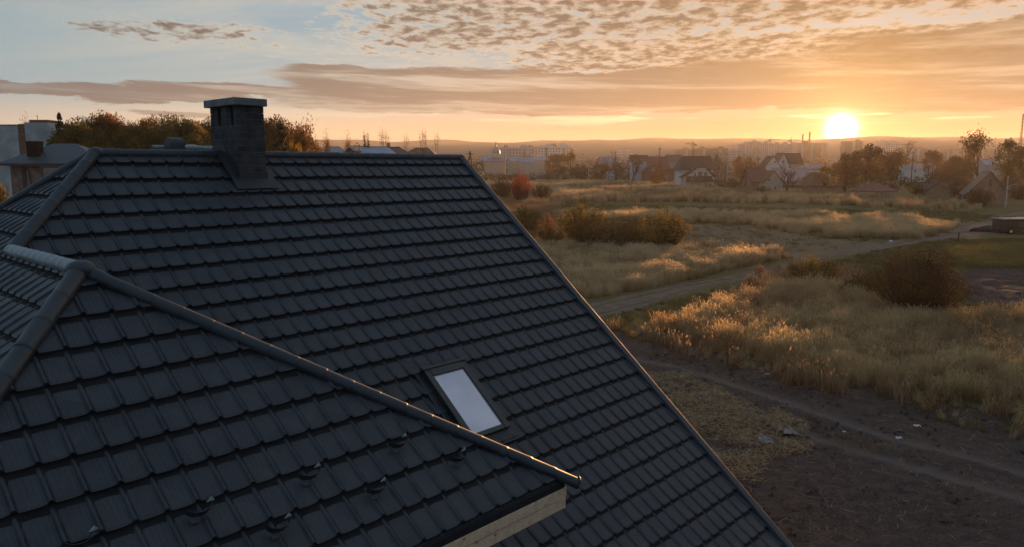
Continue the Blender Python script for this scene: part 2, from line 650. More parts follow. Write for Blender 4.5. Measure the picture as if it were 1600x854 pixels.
left_roof = mb_part(mb, 'left_roof', M['deck'], house)
for o in (main_roof, dormer_roof, left_roof): o.matrix_basis = HINV.copy()
PINV = house.matrix_basis                              # roof parts sit at identity in world, so pieces use world matrices


# ---- one tile: a pressed pan with a rolled rib at one side, a nose and rounded lower corners
def tile_mesh(name='tile'):
    xs = np.array([0.0, 0.050, 0.080, 0.120, 0.150, 0.190, 0.42, 0.70, 0.945, 1.0])
    hz = np.array([-0.008, 0.016, 0.0215, 0.0210, 0.014, 0.000, 0.002, 0.0025, 0.001, -0.008])
    back = np.array([0.022, 0.018, 0.016, 0.016, 0.016, 0.007, -0.002, -0.003, 0.000, 0.022])
    vs, uv = [], []
    rows = [(0.0, 0.0, 0.35), (0.62, 0.62, 1.0), (0.94, 0.97, 1.0)]
    for t, hh, rib in rows:
        for x, h in zip(xs, hz):
            vs.append((x * CW, t * CL, 0.004 + LIP * hh - LIP + h * rib)); uv.append((x, t))
    for x, h, bk in zip(xs, hz, back):                  # lip
        vs.append((x * CW, CL - bk, -0.001 + h)); uv.append((x, 1.0))
    for x, h, bk in zip(xs, hz, back):                  # nose, turned down on the course below
        vs.append((x * CW, CL - bk - 0.006, -LIP - 0.004)); uv.append((x, 1.0))
    n = len(xs)
    fs = [(r * n + i, r * n + i + 1, (r + 1) * n + i + 1, (r + 1) * n + i) for r in range(4) for i in range(n - 1)]
    return np.array(vs), fs, np.array(uv)


TV, TF, TUV = tile_mesh()


def tile_me(V, F, UVs, name='tile'):
    me = bpy.data.meshes.new(name)
    me.from_pydata([tuple(v) for v in V], [], F)
    l = me.uv_layers.new(name='UVMap')
    idx = np.empty(len(me.loops), np.int32); me.loops.foreach_get('vertex_index', idx)
    l.data.foreach_set('uv', np.asarray(UVs, np.float32)[idx].ravel())
    me.materials.append(M['tile'])
    me.update()
    return me


TILE = tile_me(TV, TF, TUV)
tiles = []                                              # (pixel area, roof part, matrix, polygon clip or None)


def lay(roof, O, A, S, poly, a0, s0, skip=None):
    """lay tile courses over a slope; poly: convex outline in (a, s)"""
    N = A.cross(S)
    fr = Matrix((A.to_4d(), S.to_4d(), N.to_4d(), O.to_4d())).transposed()
    for i in range(3): fr[3][i] = 0.0
    fr[3][3] = 1.0
    pl = np.array(poly)
    ar = 0.5 * np.sum(pl[:, 0] * np.roll(pl[:, 1], -1) - np.roll(pl[:, 0], -1) * pl[:, 1])
    if ar < 0: pl = pl[::-1]
    e = np.roll(pl, -1, 0) - pl
    nrm = np.stack([e[:, 1], -e[:, 0]], 1); nrm /= np.linalg.norm(nrm, axis=1)[:, None]   # outward
    i0, i1 = int((pl[:, 0].min() - a0) // CW) - 1, int((pl[:, 0].max() - a0) // CW) + 1
    j0, j1 = int((pl[:, 1].min() - s0) // CL) - 1, int((pl[:, 1].max() - s0) // CL) + 1
    for j in range(j0, j1 + 1):
        for i in range(i0, i1 + 1):
            a, s = a0 + i * CW, s0 + j * CL
            c = np.array([(a, s), (a + CW, s), (a + CW, s + CL), (a, s + CL)])
            dist = ((c[:, None, :] - pl[None]) * nrm[None]).sum(2)          # corners x edges
            if (dist.min(0) > -0.01).any(): continue
            cross = np.where(dist.max(0) > 0.005)[0]
            if skip is not None and skip(a + CW / 2, s + CL / 2): continue
            mw = fr @ Matrix.Translation((a, s, 0))
            q = [project(mw @ Vector(p)) for p in ((0, 0, 0), (CW, 0, 0), (CW, CL, 0), (0, CL, 0))]
            area = 0.0
            if all(k[2] > 0.5 for k in q):
                xs = [k[0] for k in q]; ys = [k[1] for k in q]
                if max(xs) > 0 and min(xs) < 1600 and max(ys) > 0 and min(ys) < 854:
                    area = -0.5 * sum(xs[k] * ys[(k + 1) % 4] - xs[(k + 1) % 4] * ys[k] for k in range(4))
                    area = abs(area)
            clip = [(pl[k] - np.array([a, s]), nrm[k]) for k in cross] if len(cross) else None
            tiles.append([area, roof, mw, clip])


def uv_(u, v, v0, th): return (-u, (v - v0) / cos(th))


# main front slope
S_m = Vv * cos(TH) - Zv * sin(TH)
O_m = Vv * V_RIDGE + Zv * (Z_RIDGE + CAM_H)
val = lambda u: V_J + (u - DA_U) * (V_C - V_J) / (U_B - DA_U)
polym = [uv_(U_HIP, V_RIDGE, V_RIDGE, TH), uv_(U_GABLE - 0.06, V_RIDGE, V_RIDGE, TH), uv_(U_GABLE - 0.06, V_EAVE_M, V_RIDGE, TH),
         uv_(DA_U, V_EAVE_M, V_RIDGE, TH), uv_(DA_U, V_J, V_RIDGE, TH)]
CHIM = (5.60, 6.05, -11.88, -11.0)                      # chimney plan
SKY = (6.49, 7.26, -7.82, -6.88)                        # skylight plan


def skip_main(a, s):
    u, v = -a, V_RIDGE + s * cos(TH)
    if v > val(u) + 0.35 and u < 4.7: return True       # under the dormer
    if SKY[0] - 0.02 < u < SKY[1] + 0.02 and SKY[2] + 0.02 < v < SKY[3] - 0.02: return True
    if CHIM[0] < u < CHIM[1] and v < CHIM[3] - 0.05: return True
    return False


lay(main_roof, O_m, -Uv, S_m, polym, -(4.905 + CW * 30), (-11.347 - V_RIDGE) / cos(TH) - CL, skip_main)
# main rear slope
S_r = -Vv * cos(TH) - Zv * sin(TH)
polyr = [(U_HIP, 0), (U_GABLE - 0.06, 0), (U_GABLE - 0.06, 2.2), (U_HIP - 1.6, 2.2)]
lay(main_roof, O_m, Uv, S_r, polyr, 0.07, -0.1)
# dormer end slope
S_d = Vv * cos(AL) - Zv * sin(AL)
O_d = Vv * DA_V + Zv * (Z_A + CAM_H)
polyd = [uv_(DA_U, DA_V, DA_V, AL), uv_(U_B, V_EAVE_D, DA_V, AL), uv_(U_L, V_EAVE_D, DA_V, AL)]
lay(dormer_roof, O_d, -Uv, S_d, polyd, -(1.2576 + CW * 30), (-8.5067 - DA_V / cos(AL)) - CL * 20)
# dormer right slope
th_r = atan(T_RIGHT)
O_r = Uv * DA_U + Zv * (Z_A + CAM_H)
S_rr = Uv * cos(th_r) - Zv * sin(th_r)
ss = lambda u: (u - DA_U) / cos(th_r)
lay(dormer_roof, O_r, Vv, S_rr, [(V_J, 0), (DA_V, 0), (V_EAVE_D, ss(U_B)), (V_C, ss(U_B))], 0.03, -0.1)
# left slope (two convex pieces either side of the dormer ridge line)
th_l = atan(T_LEFT)
O_l = Uv * U_HIP + Zv * (Z_RIDGE + CAM_H)
S_l = -Uv * cos(th_l) - Zv * sin(th_l)
sl = lambda u: (U_HIP - u) / cos(th_l)
k_ = T_LEFT / TT
lay(left_roof, O_l, -Vv, S_l, [(-V_RIDGE, 0), (-V_J, sl(DA_U)), (-V_J, sl(U_L)), (-(V_RIDGE - (U_HIP - U_L) * k_), sl(U_L))], 0.05, -0.12)
lay(left_roof, O_l, -Vv, S_l, [(-V_J, sl(DA_U)), (-DA_V, sl(DA_U)), (-V_EAVE_D, sl(U_L)), (-V_J, sl(U_L))], 0.05, -0.12)


def clip_tile(clip):
    bm = bmesh.new()
    l = bm.loops.layers.uv.new('UVMap')
    vs = [bm.verts.new(v) for v in TV]
    for f in TF:
        fc = bm.faces.new([vs[i] for i in f])
        for lp, i in zip(fc.loops, f): lp[l].uv = TUV[i]
    for co, no in clip:
        bmesh.ops.bisect_plane(bm, geom=bm.verts[:] + bm.edges[:] + bm.faces[:], dist=1e-5,
                               plane_co=(co[0], co[1], 0), plane_no=(no[0], no[1], 0), clear_outer=True)
    if not bm.faces:
        bm.free(); return None
    me = bpy.data.meshes.new('tile')
    bm.to_mesh(me); bm.free()
    me.materials.append(M['tile'])
    return me


tiles.sort(key=lambda t: -t[0])
rest = {}
for k, (area, roof, mw, clip) in enumerate(tiles):
    me = TILE if clip is None else clip_tile(clip)
    if me is None: continue
    # hand-laid: a hair of unevenness
    mw = mw @ Matrix.Translation((0, random.uniform(-.002, .002), random.uniform(-.0015, .0015))) @ Matrix.Rotation(random.uniform(-.004, .004), 4, 'X')
    if k < 300:
        link('tile', me, None, roof, mw)
    else:
        rest.setdefault(roof, []).append((me, mw))
for roof, lst in rest.items():
    bm = bmesh.new()
    for me, mw in lst:
        n0 = len(bm.verts)
        bm.from_mesh(me)
        bm.verts.ensure_lookup_table()
        bmesh.ops.transform(bm, matrix=mw, verts=bm.verts[n0:])
    me = bpy.data.meshes.new('tile_courses')
    bm.to_mesh(me); bm.free()
    me.materials.append(M['tile'])
    o = link('tile_courses', me, None, roof)
    tag(o, kind='stuff')


# ---- half-round ridge and hip caps, each segment a piece with a collar at its joint
def caps(roof, p0, p1, n, r, mat, side=None, lift=0.0, flat=0.55):
    d = p1 - p0; Ls = d.length / n; t = d.normalized()
    side = t.cross(Zv).normalized(); up = side.cross(t).normalized()
    ns = 10
    vs, fs = [], []
    prof = [(0.0, 1.0), (Ls - 0.045, 1.0), (Ls - 0.040, 1.02), (Ls - 0.012, 1.035), (Ls + 0.006, 1.02), (Ls + 0.008, 1.0)]
    for y, q in prof:
        for j in range(ns + 1):
            w = pi * (-0.2 + 1.4 * j / ns)
            vs.append((cos(w) * r * q, y, sin(w) * r * q * 0.92))
    m = ns + 1
    for i in range(len(prof) - 1):
        for j in range(ns): fs.append((i * m + j, i * m + j + 1, (i + 1) * m + j + 1, (i + 1) * m + j))
    me = bpy.data.meshes.new('ridge_cap')
    me.from_pydata(vs, [], fs)
    me.polygons.foreach_set('use_smooth', np.ones(len(me.polygons), bool))
    me.materials.append(mat); me.update()
    fr = Matrix((side.to_4d(), t.to_4d(), up.to_4d(), p0.to_4d())).transposed()
    for i in range(3): fr[3][i] = 0.0
    fr[3][3] = 1.0
    for i in range(n):
        mw = fr @ Matrix.Translation((0, i * Ls, lift + random.uniform(-.002, .002))) @ Matrix.Rotation(random.uniform(-.006, .006), 4, 'X') @ Matrix.Rotation(random.uniform(-.006, .006), 4, 'Z')
        link('ridge_cap', me, None, roof, mw)


R_CAP = 0.072
caps(main_roof, M0, P(CHIM[0] - 0.02, V_RIDGE, Z_RIDGE), 6, 0.075, M['cap'], lift=-0.035)
caps(main_roof, P(CHIM[1] + 0.02, V_RIDGE, Z_RIDGE), M1 + Uv * 0.03, 14, 0.075, M['cap'], lift=-0.035)
caps(main_roof, J_, M0, 7, 0.084, M['cap'], lift=-0.02)
FAR = P(U_HIP - 4.0, V_RIDGE - 4.0 * k_, Z_RIDGE - 4.0 * T_LEFT)
caps(left_roof, FAR, M0, 16, 0.085, M['cap'], lift=-0.02)
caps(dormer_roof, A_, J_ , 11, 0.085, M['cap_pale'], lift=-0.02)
caps(dormer_roof, A_ + (B_ - A_).normalized() * 0.10, B_ + (B_ - A_).normalized() * 0.16, 18, R_CAP, M['cap'], lift=-0.010)
caps(dormer_roof, A_ + (L_ - A_).normalized() * 0.10, L_, 14, 0.088, M['cap'], lift=-0.010)
# moulded three-way cap on the dormer apex and end discs
bm = bmesh.new()
bmesh.ops.create_uvsphere(bm, u_segments=16, v_segments=10, radius=0.115)
bmesh.ops.transform(bm, matrix=Matrix.Translation(A_ + Zv * -0.015) @ Matrix.Diagonal((1.15, 1.15, 0.80, 1)), verts=bm.verts)
for f in bm.faces: f.smooth = True
me = bpy.data.meshes.new('apex_cap'); bm.to_mesh(me); bm.free()
link('apex_cap', me, M['cap'], dormer_roof)
bm = bmesh.new()
bmesh.ops.create_uvsphere(bm, u_segments=16, v_segments=10, radius=0.105)
bmesh.ops.transform(bm, matrix=Matrix.Translation(M0 + Zv * -0.035) @ Matrix.Diagonal((1.1, 1.1, 0.85, 1)), verts=bm.verts)
for f in bm.faces: f.smooth = True
me = bpy.data.meshes.new('apex_cap'); bm.to_mesh(me); bm.free()
link('apex_cap', me, M['cap'], main_roof)
d_ = (B_ - A_).normalized()
mb = MB().tube([B_ + d_ * 0.150, B_ + d_ * 0.172], [R_CAP * 1.02, R_CAP * 0.9], 14)
mb_part(mb, 'end_disc', M['cap'], dormer_roof)

# ---- verge trim down the gable, gable wall and other walls
S0 = P(U_GABLE, V_RIDGE, Z_RIDGE); S1 = P(U_GABLE, V_EAVE_M, Z_EAVE_M)
nrm_m = (-Uv).cross(S_m)
mb = MB()
nseg = 5
for i in range(nseg):
    a = S0.lerp(S1, i / nseg); b = S0.lerp(S1, (i + 1) / nseg) + S_m * 0.03
    mbs = MB()
    q = lambda p, uo, no: p + Uv * uo + nrm_m * no
    prof = [(-0.085, -0.03), (-0.080, 0.022), (-0.060, 0.030), (0.045, 0.030), (0.062, 0.022), (0.064, -0.16), (0.050, -0.16), (0.045, -0.03)]
    prof = [(x, y + 0.0015 * i) for x, y in prof]
    mbs.prism([q(a, x, y) for x, y in prof], b - a)
    mb_part(mbs, 'verge_trim', M['trim'], main_roof, bevel=0.004)
mb = MB()
zl = -CAM_H
wu = U_GABLE - 0.35
prof = [P(wu, V_RIDGE, Z_RIDGE - 0.45), P(wu, V_EAVE_M - 0.6, Z_EAVE_M + 0.05), P(wu, V_EAVE_M - 0.6, zl - 0.3),
        P(wu, V_BACK + 0.6, zl - 0.3), P(wu, V_BACK + 0.6, Z_EAVE_M + 0.05)]
mb.prism(prof, -Uv * 0.35)
mb.box(1.6, wu - 0.35, 0, 0.35, zl - 0.3, Z_EAVE_M + 0.02, Matrix(((Uv.x, Vv.x, 0, 0), (Uv.y, Vv.y, 0, 0), (0, 0, 1, CAM_H), (0, 0, 0, 1))) @ Matrix.Translation((0, V_EAVE_M - 0.96, 0)))
mb_part(mb, 'wall', M['render_wall'], house)
mb = MB()
HM = Matrix(((Uv.x, Vv.x, 0, 0), (Uv.y, Vv.y, 0, 0), (0, 0, 1, CAM_H), (0, 0, 0, 1)))
mb.box(0.2, 5.15, -9.2, V_EAVE_D - 0.55, -6.6, Z_EAVE_D + 0.1, HM)
mb_part(mb, 'dormer_wall', M['render_wall'], house)
mb = MB()
mb.box(U_L + 0.3, 1.6, V_BACK + 2, V_EAVE_D - 0.9, zl - 0.3, Z_EAVE_D - 0.05, HM)
mb_part(mb, 'side_wall', M['render_wall'], house)

# ---- bare pine fascia of two boards under the dormer eave, drip metal above it
for (z0, z1, vo) in ((-3.556, -3.450, 0.0), (-3.690, -3.569, 0.012)):
    mbs = MB()
    mbs.box(U_L, U_B + 0.02, V_EAVE_D - 0.015 - vo, V_EAVE_D + 0.012 - vo, z0, z1, HM)
    o = mb_part(mbs, 'fascia_board', M['wood'], dormer_roof, bevel=0.003)
mbs = MB()
mbs.box(U_L, U_B - 0.03, V_EAVE_D - 0.085, V_EAVE_D - 0.025, -3.50, Z_EAVE_D - 0.02, HM)
mb_part(mbs, 'eave_batten', M['trim'], dormer_roof)
mbs = MB()
mbs.box(U_B - 0.09, U_B - 0.05, V_C + 0.4, V_EAVE_D - 0.03, -3.69, -3.50, HM)
mb_part(mbs, 'fascia_board', M['wood'], dormer_roof, bevel=0.003)
mbs = MB()                                              # soffit
mbs.box(U_L + 0.05, U_B - 0.1, -9.0, V_EAVE_D - 0.04, -3.60, -3.57, HM)
mb_part(mbs, 'soffit', M['wood'], dormer_roof)

# ---- snow guards on the dormer end slope
nrm_d = (-Uv).cross(S_d)


def hit_dormer(px, py):
    d = Vector(ray(px, py))
    t = K_DORM / (d.z + TA * d.dot(Vv))
    return d * t + Zv * CAM_H


for (gx, gy) in ((122, 846), (310, 797), (434, 822), (482, 741), (587, 763), (621, 692), (715, 714)):
    c = hit_dormer(gx, gy)
    mbs = MB(); st = []
    ns = 9
    for j in range(ns + 1):
        w = pi * (0.06 + 0.88 * j / ns)
        x, y = -cos(w) * 0.105, sin(w) * 0.075
        st.append((c - Uv * x * -1 + S_d * (y - 0.03), j))
    for j in range(ns):
        a, b = st[j][0], st[j + 1][0]
        mbs.prism([a, b, b + nrm_d * 0.07, a + nrm_d * 0.07], S_d * 0.005)
    g = mb_part(mbs, 'snow_guard', M['cap'], dormer_roof)
    e = c + Uv * 0.112 - S_d * 0.05
    mbt = MB()
    mbt.prism([e - Uv * 0.03 + nrm_d * 0.004, e + Uv * 0.038 + nrm_d * 0.004, e + Uv * 0.006 + S_d * -0.012 + nrm_d * 0.05], S_d * 0.004)
    mbt.build('guard_bracket', M['galv'], dormer_roof)
    mbt = MB()
    f = c - Uv * 0.06 + S_d * 0.062
    mbt.box(-0.03, 0.03, -0.02, 0.03, 0.004, 0.009, Matrix.Translation(f) @ Matrix((( -Uv.x, S_d.x, nrm_d.x, 0), (-Uv.y, S_d.y, nrm_d.y, 0), (-Uv.z, S_d.z, nrm_d.z, 0), (0, 0, 0, 1))))
    mbt.build('guard_plate', M['trim'], dormer_roof, bevel=0.002)

# ---- chimney
u0, u1, v0, v1 = CHIM
zb, zt = -0.62, 0.94
chim = MB()
ins = 0.012
chim.box(u0 + ins, u1 - ins, v0 + ins, v1 - ins, zb, zt - 0.30, HM)
# upper part with two flue slots through the narrow direction
slots = ((-11.76, -11.53), (-11.32, -11.12))
edges = [v0 + ins] + [e for s_ in slots for e in s_] + [v1 - ins]
for i in range(0, len(edges), 2):
    chim.box(u0 + ins, u1 - ins, edges[i], edges[i + 1], zt - 0.30, zt, HM)
chimney = mb_part(chim, 'chimney', M['mortar'], house)
mbs = MB()
for a, b in slots: mbs.box(u0 + 0.07, u1 - 0.06, a + 0.003, b - 0.003, zt - 0.295, zt - 0.003, HM)
link('flue_shade', mbs.mesh('flue_shade'), M['black'], chimney)  # solid black fill, paints the shade inside the flue slots
BH, BL, J = 0.1005, 0.25, 0.011
brick_meshes = {}


def brick(cu, cv, cz, lu, lv):
    key = (round(lu, 3), round(lv, 3))
    if key not in brick_meshes:
        m = MB().box(-lu / 2, lu / 2, -lv / 2, lv / 2, -(BH - J) / 2, (BH - J) / 2)
        me = m.mesh('brick'); me.materials.append(M['brick_grey']); brick_meshes[key] = me
    mw = HM @ Matrix.Translation((cu + random.uniform(-.0015, .0015), cv + random.uniform(-.0015, .0015), cz))
    link('brick', brick_meshes[key], None, chimney, mw)


nc = int((zt - zb) / BH)
for c in range(nc):
    z = zt - BH * (c + 0.5)
    intop = c < 3
    # long side faces (u0 and u1), stretchers with half-bond
    off = 0.0 if c % 2 else BL / 2
    cuts = sorted({v0 + 0.0, v1} | {round(v0 + off + k * BL, 4) for k in range(0, 6) if v0 + 0.05 < v0 + off + k * BL < v1 - 0.05})
    segs = list(zip(cuts[:-1], cuts[1:]))
    if intop:
        segs = [(v0, slots[0][0]), (slots[0][1], slots[1][0]), (slots[1][1], v1)]
    for a, b in segs:
        for u in (u0 + 0.02, u1 - 0.02):
            brick(u, (a + b) / 2, z, 0.04, b - a - J)
    # short faces
    ce = [u0 + 0.044, (u0 + u1) / 2 + (0.06 if c % 2 else -0.06), u1 - 0.044]
    for a, b in zip(ce[:-1], ce[1:]):
        for v in (v1 - 0.02, v0 + 0.02):
            brick((a + b) / 2, v, z, b - a - J, 0.04)
mbs = MB()
mbs.box(u0 - 0.07, u1 + 0.03, v0 - 0.07, v1 + 0.07, zt + 0.002, zt + 0.115, HM)
link('chimney_cap', mbs.mesh('chimney_cap'), M['concrete_cap'], chimney).modifiers.new('bevel', 'BEVEL').width = 0.008
# flashing: side gutters, upstand and apron lying on the tiles
mbs = MB()
pm = lambda u, v, n=0.0: P(u, v, K_MAIN - TT * v) + nrm_m * n
t_ = 0.004
for (ua, ub, va, vb, n0, n1) in ((u0 - 0.13, u0 + 0.02, V_RIDGE, v1 + 0.02, 0.035, 0.030), (u1 - 0.02, u1 + 0.13, V_RIDGE, v1 + 0.02, 0.035, 0.030), (u0 - 0.13, u1 + 0.13, v1 - 0.01, v1 + 0.16, 0.034, 0.024)):
    mbs.prism([pm(ua, va, n0), pm(ub, va, n0), pm(ub, vb, n1), pm(ua, vb, n1)], nrm_m * t_)
zu = lambda v: K_MAIN - TT * v
mbs.prism([P(u0 - 0.012, V_RIDGE, zu(V_RIDGE)), P(u0 - 0.012, v1 + 0.012, zu(v1)), P(u0 - 0.012, v1 + 0.012, zu(v1) + 0.17), P(u0 - 0.012, V_RIDGE, zu(V_RIDGE) + 0.17)], Uv * 0.006)
mbs.prism([P(u0 - 0.012, v1 + 0.010, zu(v1) - 0.02), P(u1 + 0.012, v1 + 0.010, zu(v1) - 0.02), P(u1 + 0.012, v1 + 0.010, zu(v1) + 0.14), P(u0 - 0.012, v1 + 0.010, zu(v1) + 0.14)], Vv * 0.006)
link('flashing', mbs.mesh('flashing'), M['flash'], chimney)

# ---- skylight
u0, u1, v0, v1 = SKY
sky_l = (v1 - v0) / cos(TH)
FR = Matrix(((Uv.x, S_m.x, nrm_m.x, 0), (Uv.y, S_m.y, nrm_m.y, 0), (Uv.z, S_m.z, nrm_m.z, 0), (0, 0, 0, 1)))
org = pm(u0, v0)
FR = Matrix.Translation(org) @ FR                        # x along u, y down slope, z out (left-handed; normals are recalculated)
W_, L_s = u1 - u0, sky_l
mbs = MB()
fw = 0.10
mbs.box(0, fw, 0.0, L_s, -0.03, 0.075, FR).box(W_ - fw, W_, 0.0, L_s, -0.03, 0.075, FR)
mbs.box(fw, W_ - fw, 0.0, 0.13, -0.03, 0.082, FR).box(fw, W_ - fw, L_s - 0.07, L_s, -0.03, 0.070, FR)
skylight = mb_part(mbs, 'skylight', M['frame'], house, bevel=0.006)
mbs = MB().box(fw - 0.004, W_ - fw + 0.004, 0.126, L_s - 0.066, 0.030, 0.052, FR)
link('pane', mbs.mesh('pane'), M['sky_glass'], skylight)
mbs = MB().box(-0.025, W_ + 0.025, -0.030, 0.022, 0.020, 0.098, FR)
link('top_cover', mbs.mesh('top_cover'), M['frame'], skylight).modifiers.new('bevel', 'BEVEL').width = 0.008
mbs = MB()                                               # flashing tray
for (xa, xb, ya, yb) in ((-0.11, -0.004, -0.12, L_s + 0.02), (W_ + 0.004, W_ + 0.07, -0.12, L_s + 0.02), (-0.11, W_ + 0.07, -0.14, -0.034)):
    mbs.box(xa, xb, ya, yb, -0.045, -0.006, FR)
mbs.box(-0.09, W_ + 0.10, L_s + 0.004, L_s + 0.15, -0.01, 0.012, FR)
link('flashing', mbs.mesh('flashing'), M['flash'], skylight)
mbs = MB()
for k in range(6):                                       # pleated apron lip
    xa = -0.08 + k * (W_ + 0.17) / 6
    mbs.box(xa + 0.004, xa + (W_ + 0.17) / 6 - 0.004, L_s + 0.154, L_s + 0.19, -0.012, 0.004 + 0.004 * (k % 2), FR)
link('apron', mbs.mesh('apron'), M['flash'], skylight)

# ---- rear cross roof seen just above the ridge, vent hood and small dome light on it
zr2 = 0.36
rr = MB()
ua, ub, vr2 = 5.2, 6.9, -13.9
ridge = [P(ua + 0.25, vr2, zr2), P(ub - 0.1, vr2, zr2)]
base = [P(ua - 0.9, vr2 + 1.3, zr2 - 1.07), P(ub + 0.9, vr2 + 1.3, zr2 - 1.07), P(ub + 0.9, vr2 - 1.3, zr2 - 1.07), P(ua - 0.9, vr2 - 1.3, zr2 - 1.07)]
rr.quad(ridge[0], ridge[1], base[1], base[0]).quad(ridge[1], base[2], base[1]).quad(ridge[1], ridge[0], base[3], base[2]).quad(ridge[0], base[0], base[3])
rear = mb_part(rr, 'rear_roof', M['deck'], house)
mbs = MB()
n_r = 9
for k in range(n_r):
    f0, f1 = k / n_r, (k + 1) / n_r
    a, b = ridge[0].lerp(ridge[1], f0), ridge[0].lerp(ridge[1], f1 - 0.012)
    d1, d0 = base[0].lerp(base[1], f1 - 0.012), base[0].lerp(base[1], f0)
    t = MB().prism([a, b, b.lerp(d1, 0.5), a.lerp(d0, 0.5)], Zv * (0.03 + 0.006 * (k % 2)))
    link('roof_sheet', t.mesh('roof_sheet'), M['trim'], rear)
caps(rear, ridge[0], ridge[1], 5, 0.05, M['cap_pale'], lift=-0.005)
vent = MB()
c = P(5.62, -13.65, 0.34)
n = 12
pts = []
for j in range(n + 1):
    w = pi * j / n
    pts.append(c + Vv * (cos(w) * 0.13) + Zv * (0.06 + sin(w) * 0.13))
pts = [c + Vv * 0.13 + Zv * -0.35] + pts + [c - Vv * 0.13 + Zv * -0.35]
vent.prism(pts, Uv * 0.26)
vb = mb_part(vent, 'roof_vent', M['cap'], house)
mbs = MB().prism([c + Uv * 0.262 + Vv * (q * 0.10) + Zv * z for q, z in ((-1, -.04), (1, -.04), (1, .06), (.6, .14), (0, .165), (-.6, .14), (-1, .06))], Uv * 0.004)
link('vent_opening_shade', mbs.mesh('vent_opening_shade'), M['black'], vb)  # black plate on the hood's end, paints the shade inside its mouth
bm = bmesh.new()
bmesh.ops.create_uvsphere(bm, u_segments=16, v_segments=8, radius=0.16)
bmesh.ops.transform(bm, matrix=Matrix.Translation(P(6.2, -14.0, zr2 - 0.005)) @ Matrix.Diagonal((1, 1, 0.45, 1)), verts=bm.verts)
for f in bm.faces: f.smooth = True
me = bpy.data.meshes.new('dome_light'); bm.to_mesh(me); bm.free()
hpart('dome_light', me, M['cap_pale'], house)


# ================================================================== GROUND
def vnoise(x, y, seed=0):
    """smooth 2D value noise, arrays in, 0..1 out"""
    x = np.asarray(x, float); y = np.asarray(y, float)
    xi = np.floor(x).astype(np.int64); yi = np.floor(y).astype(np.int64)
    xf = x - xi; yf = y - yi
    u = xf * xf * (3 - 2 * xf); v = yf * yf * (3 - 2 * yf)

    def h(a, b):
        n = (a * 374761393 + b * 668265263 + seed * 144269504) & 0x7fffffff
        n = ((n ^ (n >> 13)) * 1274126177) & 0x7fffffff
        return ((n ^ (n >> 16)) & 0xffff) / 65535.0
    return (h(xi, yi) * (1 - u) + h(xi + 1, yi) * u) * (1 - v) + (h(xi, yi + 1) * (1 - u) + h(xi + 1, yi + 1) * u) * v


def fbm(x, y, oct=4, seed=0):
    s = 0; a = 0.5; t = 0
    for i in range(oct):
        s = s + a * vnoise(x * 2 ** i, y * 2 ** i, seed + i); t += a; a *= 0.5
    return s / t


def in_poly(x, y, poly):
    x = np.asarray(x, float); y = np.asarray(y, float)
    c = np.zeros(x.shape, bool)
    n = len(poly)
    for i in range(n):
        x0, y0 = poly[i]; x1, y1 = poly[(i + 1) % n]
        m = ((y0 > y) != (y1 > y)) & (x < (x1 - x0) * (y - y0) / (y1 - y0 + 1e-12) + x0)
        c ^= m
    return c


def gpoly(pix): return [tuple(gp(*q))[:2] for q in pix]


def line_dist(x, y, pts):
    d = np.full(np.shape(x), 1e9)
    for (x0, y0), (x1, y1) in zip(pts[:-1], pts[1:]):
        ex, ey = x1 - x0, y1 - y0
        t = np.clip(((x - x0) * ex + (y - y0) * ey) / (ex * ex + ey * ey), 0, 1)
        d = np.minimum(d, np.hypot(x - x0 - t * ex, y - y0 - t * ey))
    return d


SOIL_EDGE = gpoly([(905, 492), (950, 508), (1000, 512), (1060, 528), (1100, 540), (1200, 574), (1300, 598), (1400, 614), (1500, 634), (1600, 650), (1750, 690)])
SOIL = SOIL_EDGE + [(60, 20), (60, -25), (-40, -25), (-40, 20), (-2, 30)]
SOIL2 = gpoly([(1480, 425), (1560, 418), (1700, 420), (1750, 470), (1600, 474), (1520, 470)])
GREEN = gpoly([(1480, 392), (1530, 385), (1700, 383), (1720, 420), (1560, 420), (1500, 415)])
MOWN = gpoly([(860, 352), (1000, 350), (1160, 353), (1300, 374), (1400, 382), (1330, 394), (1240, 404), (1150, 384), (1050, 384), (930, 388), (840, 370)])
RUT1 = gpoly([(900, 528), (990, 556), (1100, 583), (1250, 634), (1400, 684), (1600, 737), (1800, 790)])
RUT2 = gpoly([(900, 545), (985, 577), (1090, 610), (1230, 668), (1400, 720), (1600, 776), (1800, 830)])


def lines(segs):
    out = []
    for a, b, st in segs: out.append(np.arange(a, b, st))
    return np.concatenate(out)


def grow(a, st, end, f=1.07):
    o = [a]
    while o[-1] < end: o.append(o[-1] + st); st *= f
    return np.array(o)


xs = np.concatenate([-grow(8, 1.5, 3500)[::-1], np.arange(-7.5, 1.0, 0.7), np.arange(1.0, 46, 0.24), grow(46, 0.5, 3500)])
ys = np.concatenate([-grow(20, 2.0, 700)[::-1], np.arange(-18, 14, 2.0), np.arange(14, 50, 0.24), np.arange(50, 110, 0.6), grow(110, 0.9, 3400)])
GX, GY = np.meshgrid(xs, ys)
wx = GX + (fbm(GX * 0.7, GY * 0.7, 3, 3) - 0.5) * 2.2
wy = GY + (fbm(GX * 0.7, GY * 0.7, 3, 9) - 0.5) * 2.2
soil = in_poly(wx, wy, SOIL).astype(float)
soil2 = in_poly(wx, wy, SOIL2).astype(float)
green = in_poly(wx, wy, GREEN).astype(float)
mown = in_poly(wx, wy, MOWN).astype(float)
near = (GY < 60)
rut = np.exp(-(line_dist(GX, GY, RUT1) / 0.28) ** 2) + np.exp(-(line_dist(GX, GY, RUT2) / 0.30) ** 2)
berm = np.exp(-((line_dist(GX, GY, RUT1) - 0.55) / 0.25) ** 2) + np.exp(-((line_dist(GX, GY, RUT2) - 0.6) / 0.25) ** 2)
GZ = gh(GX, GY)
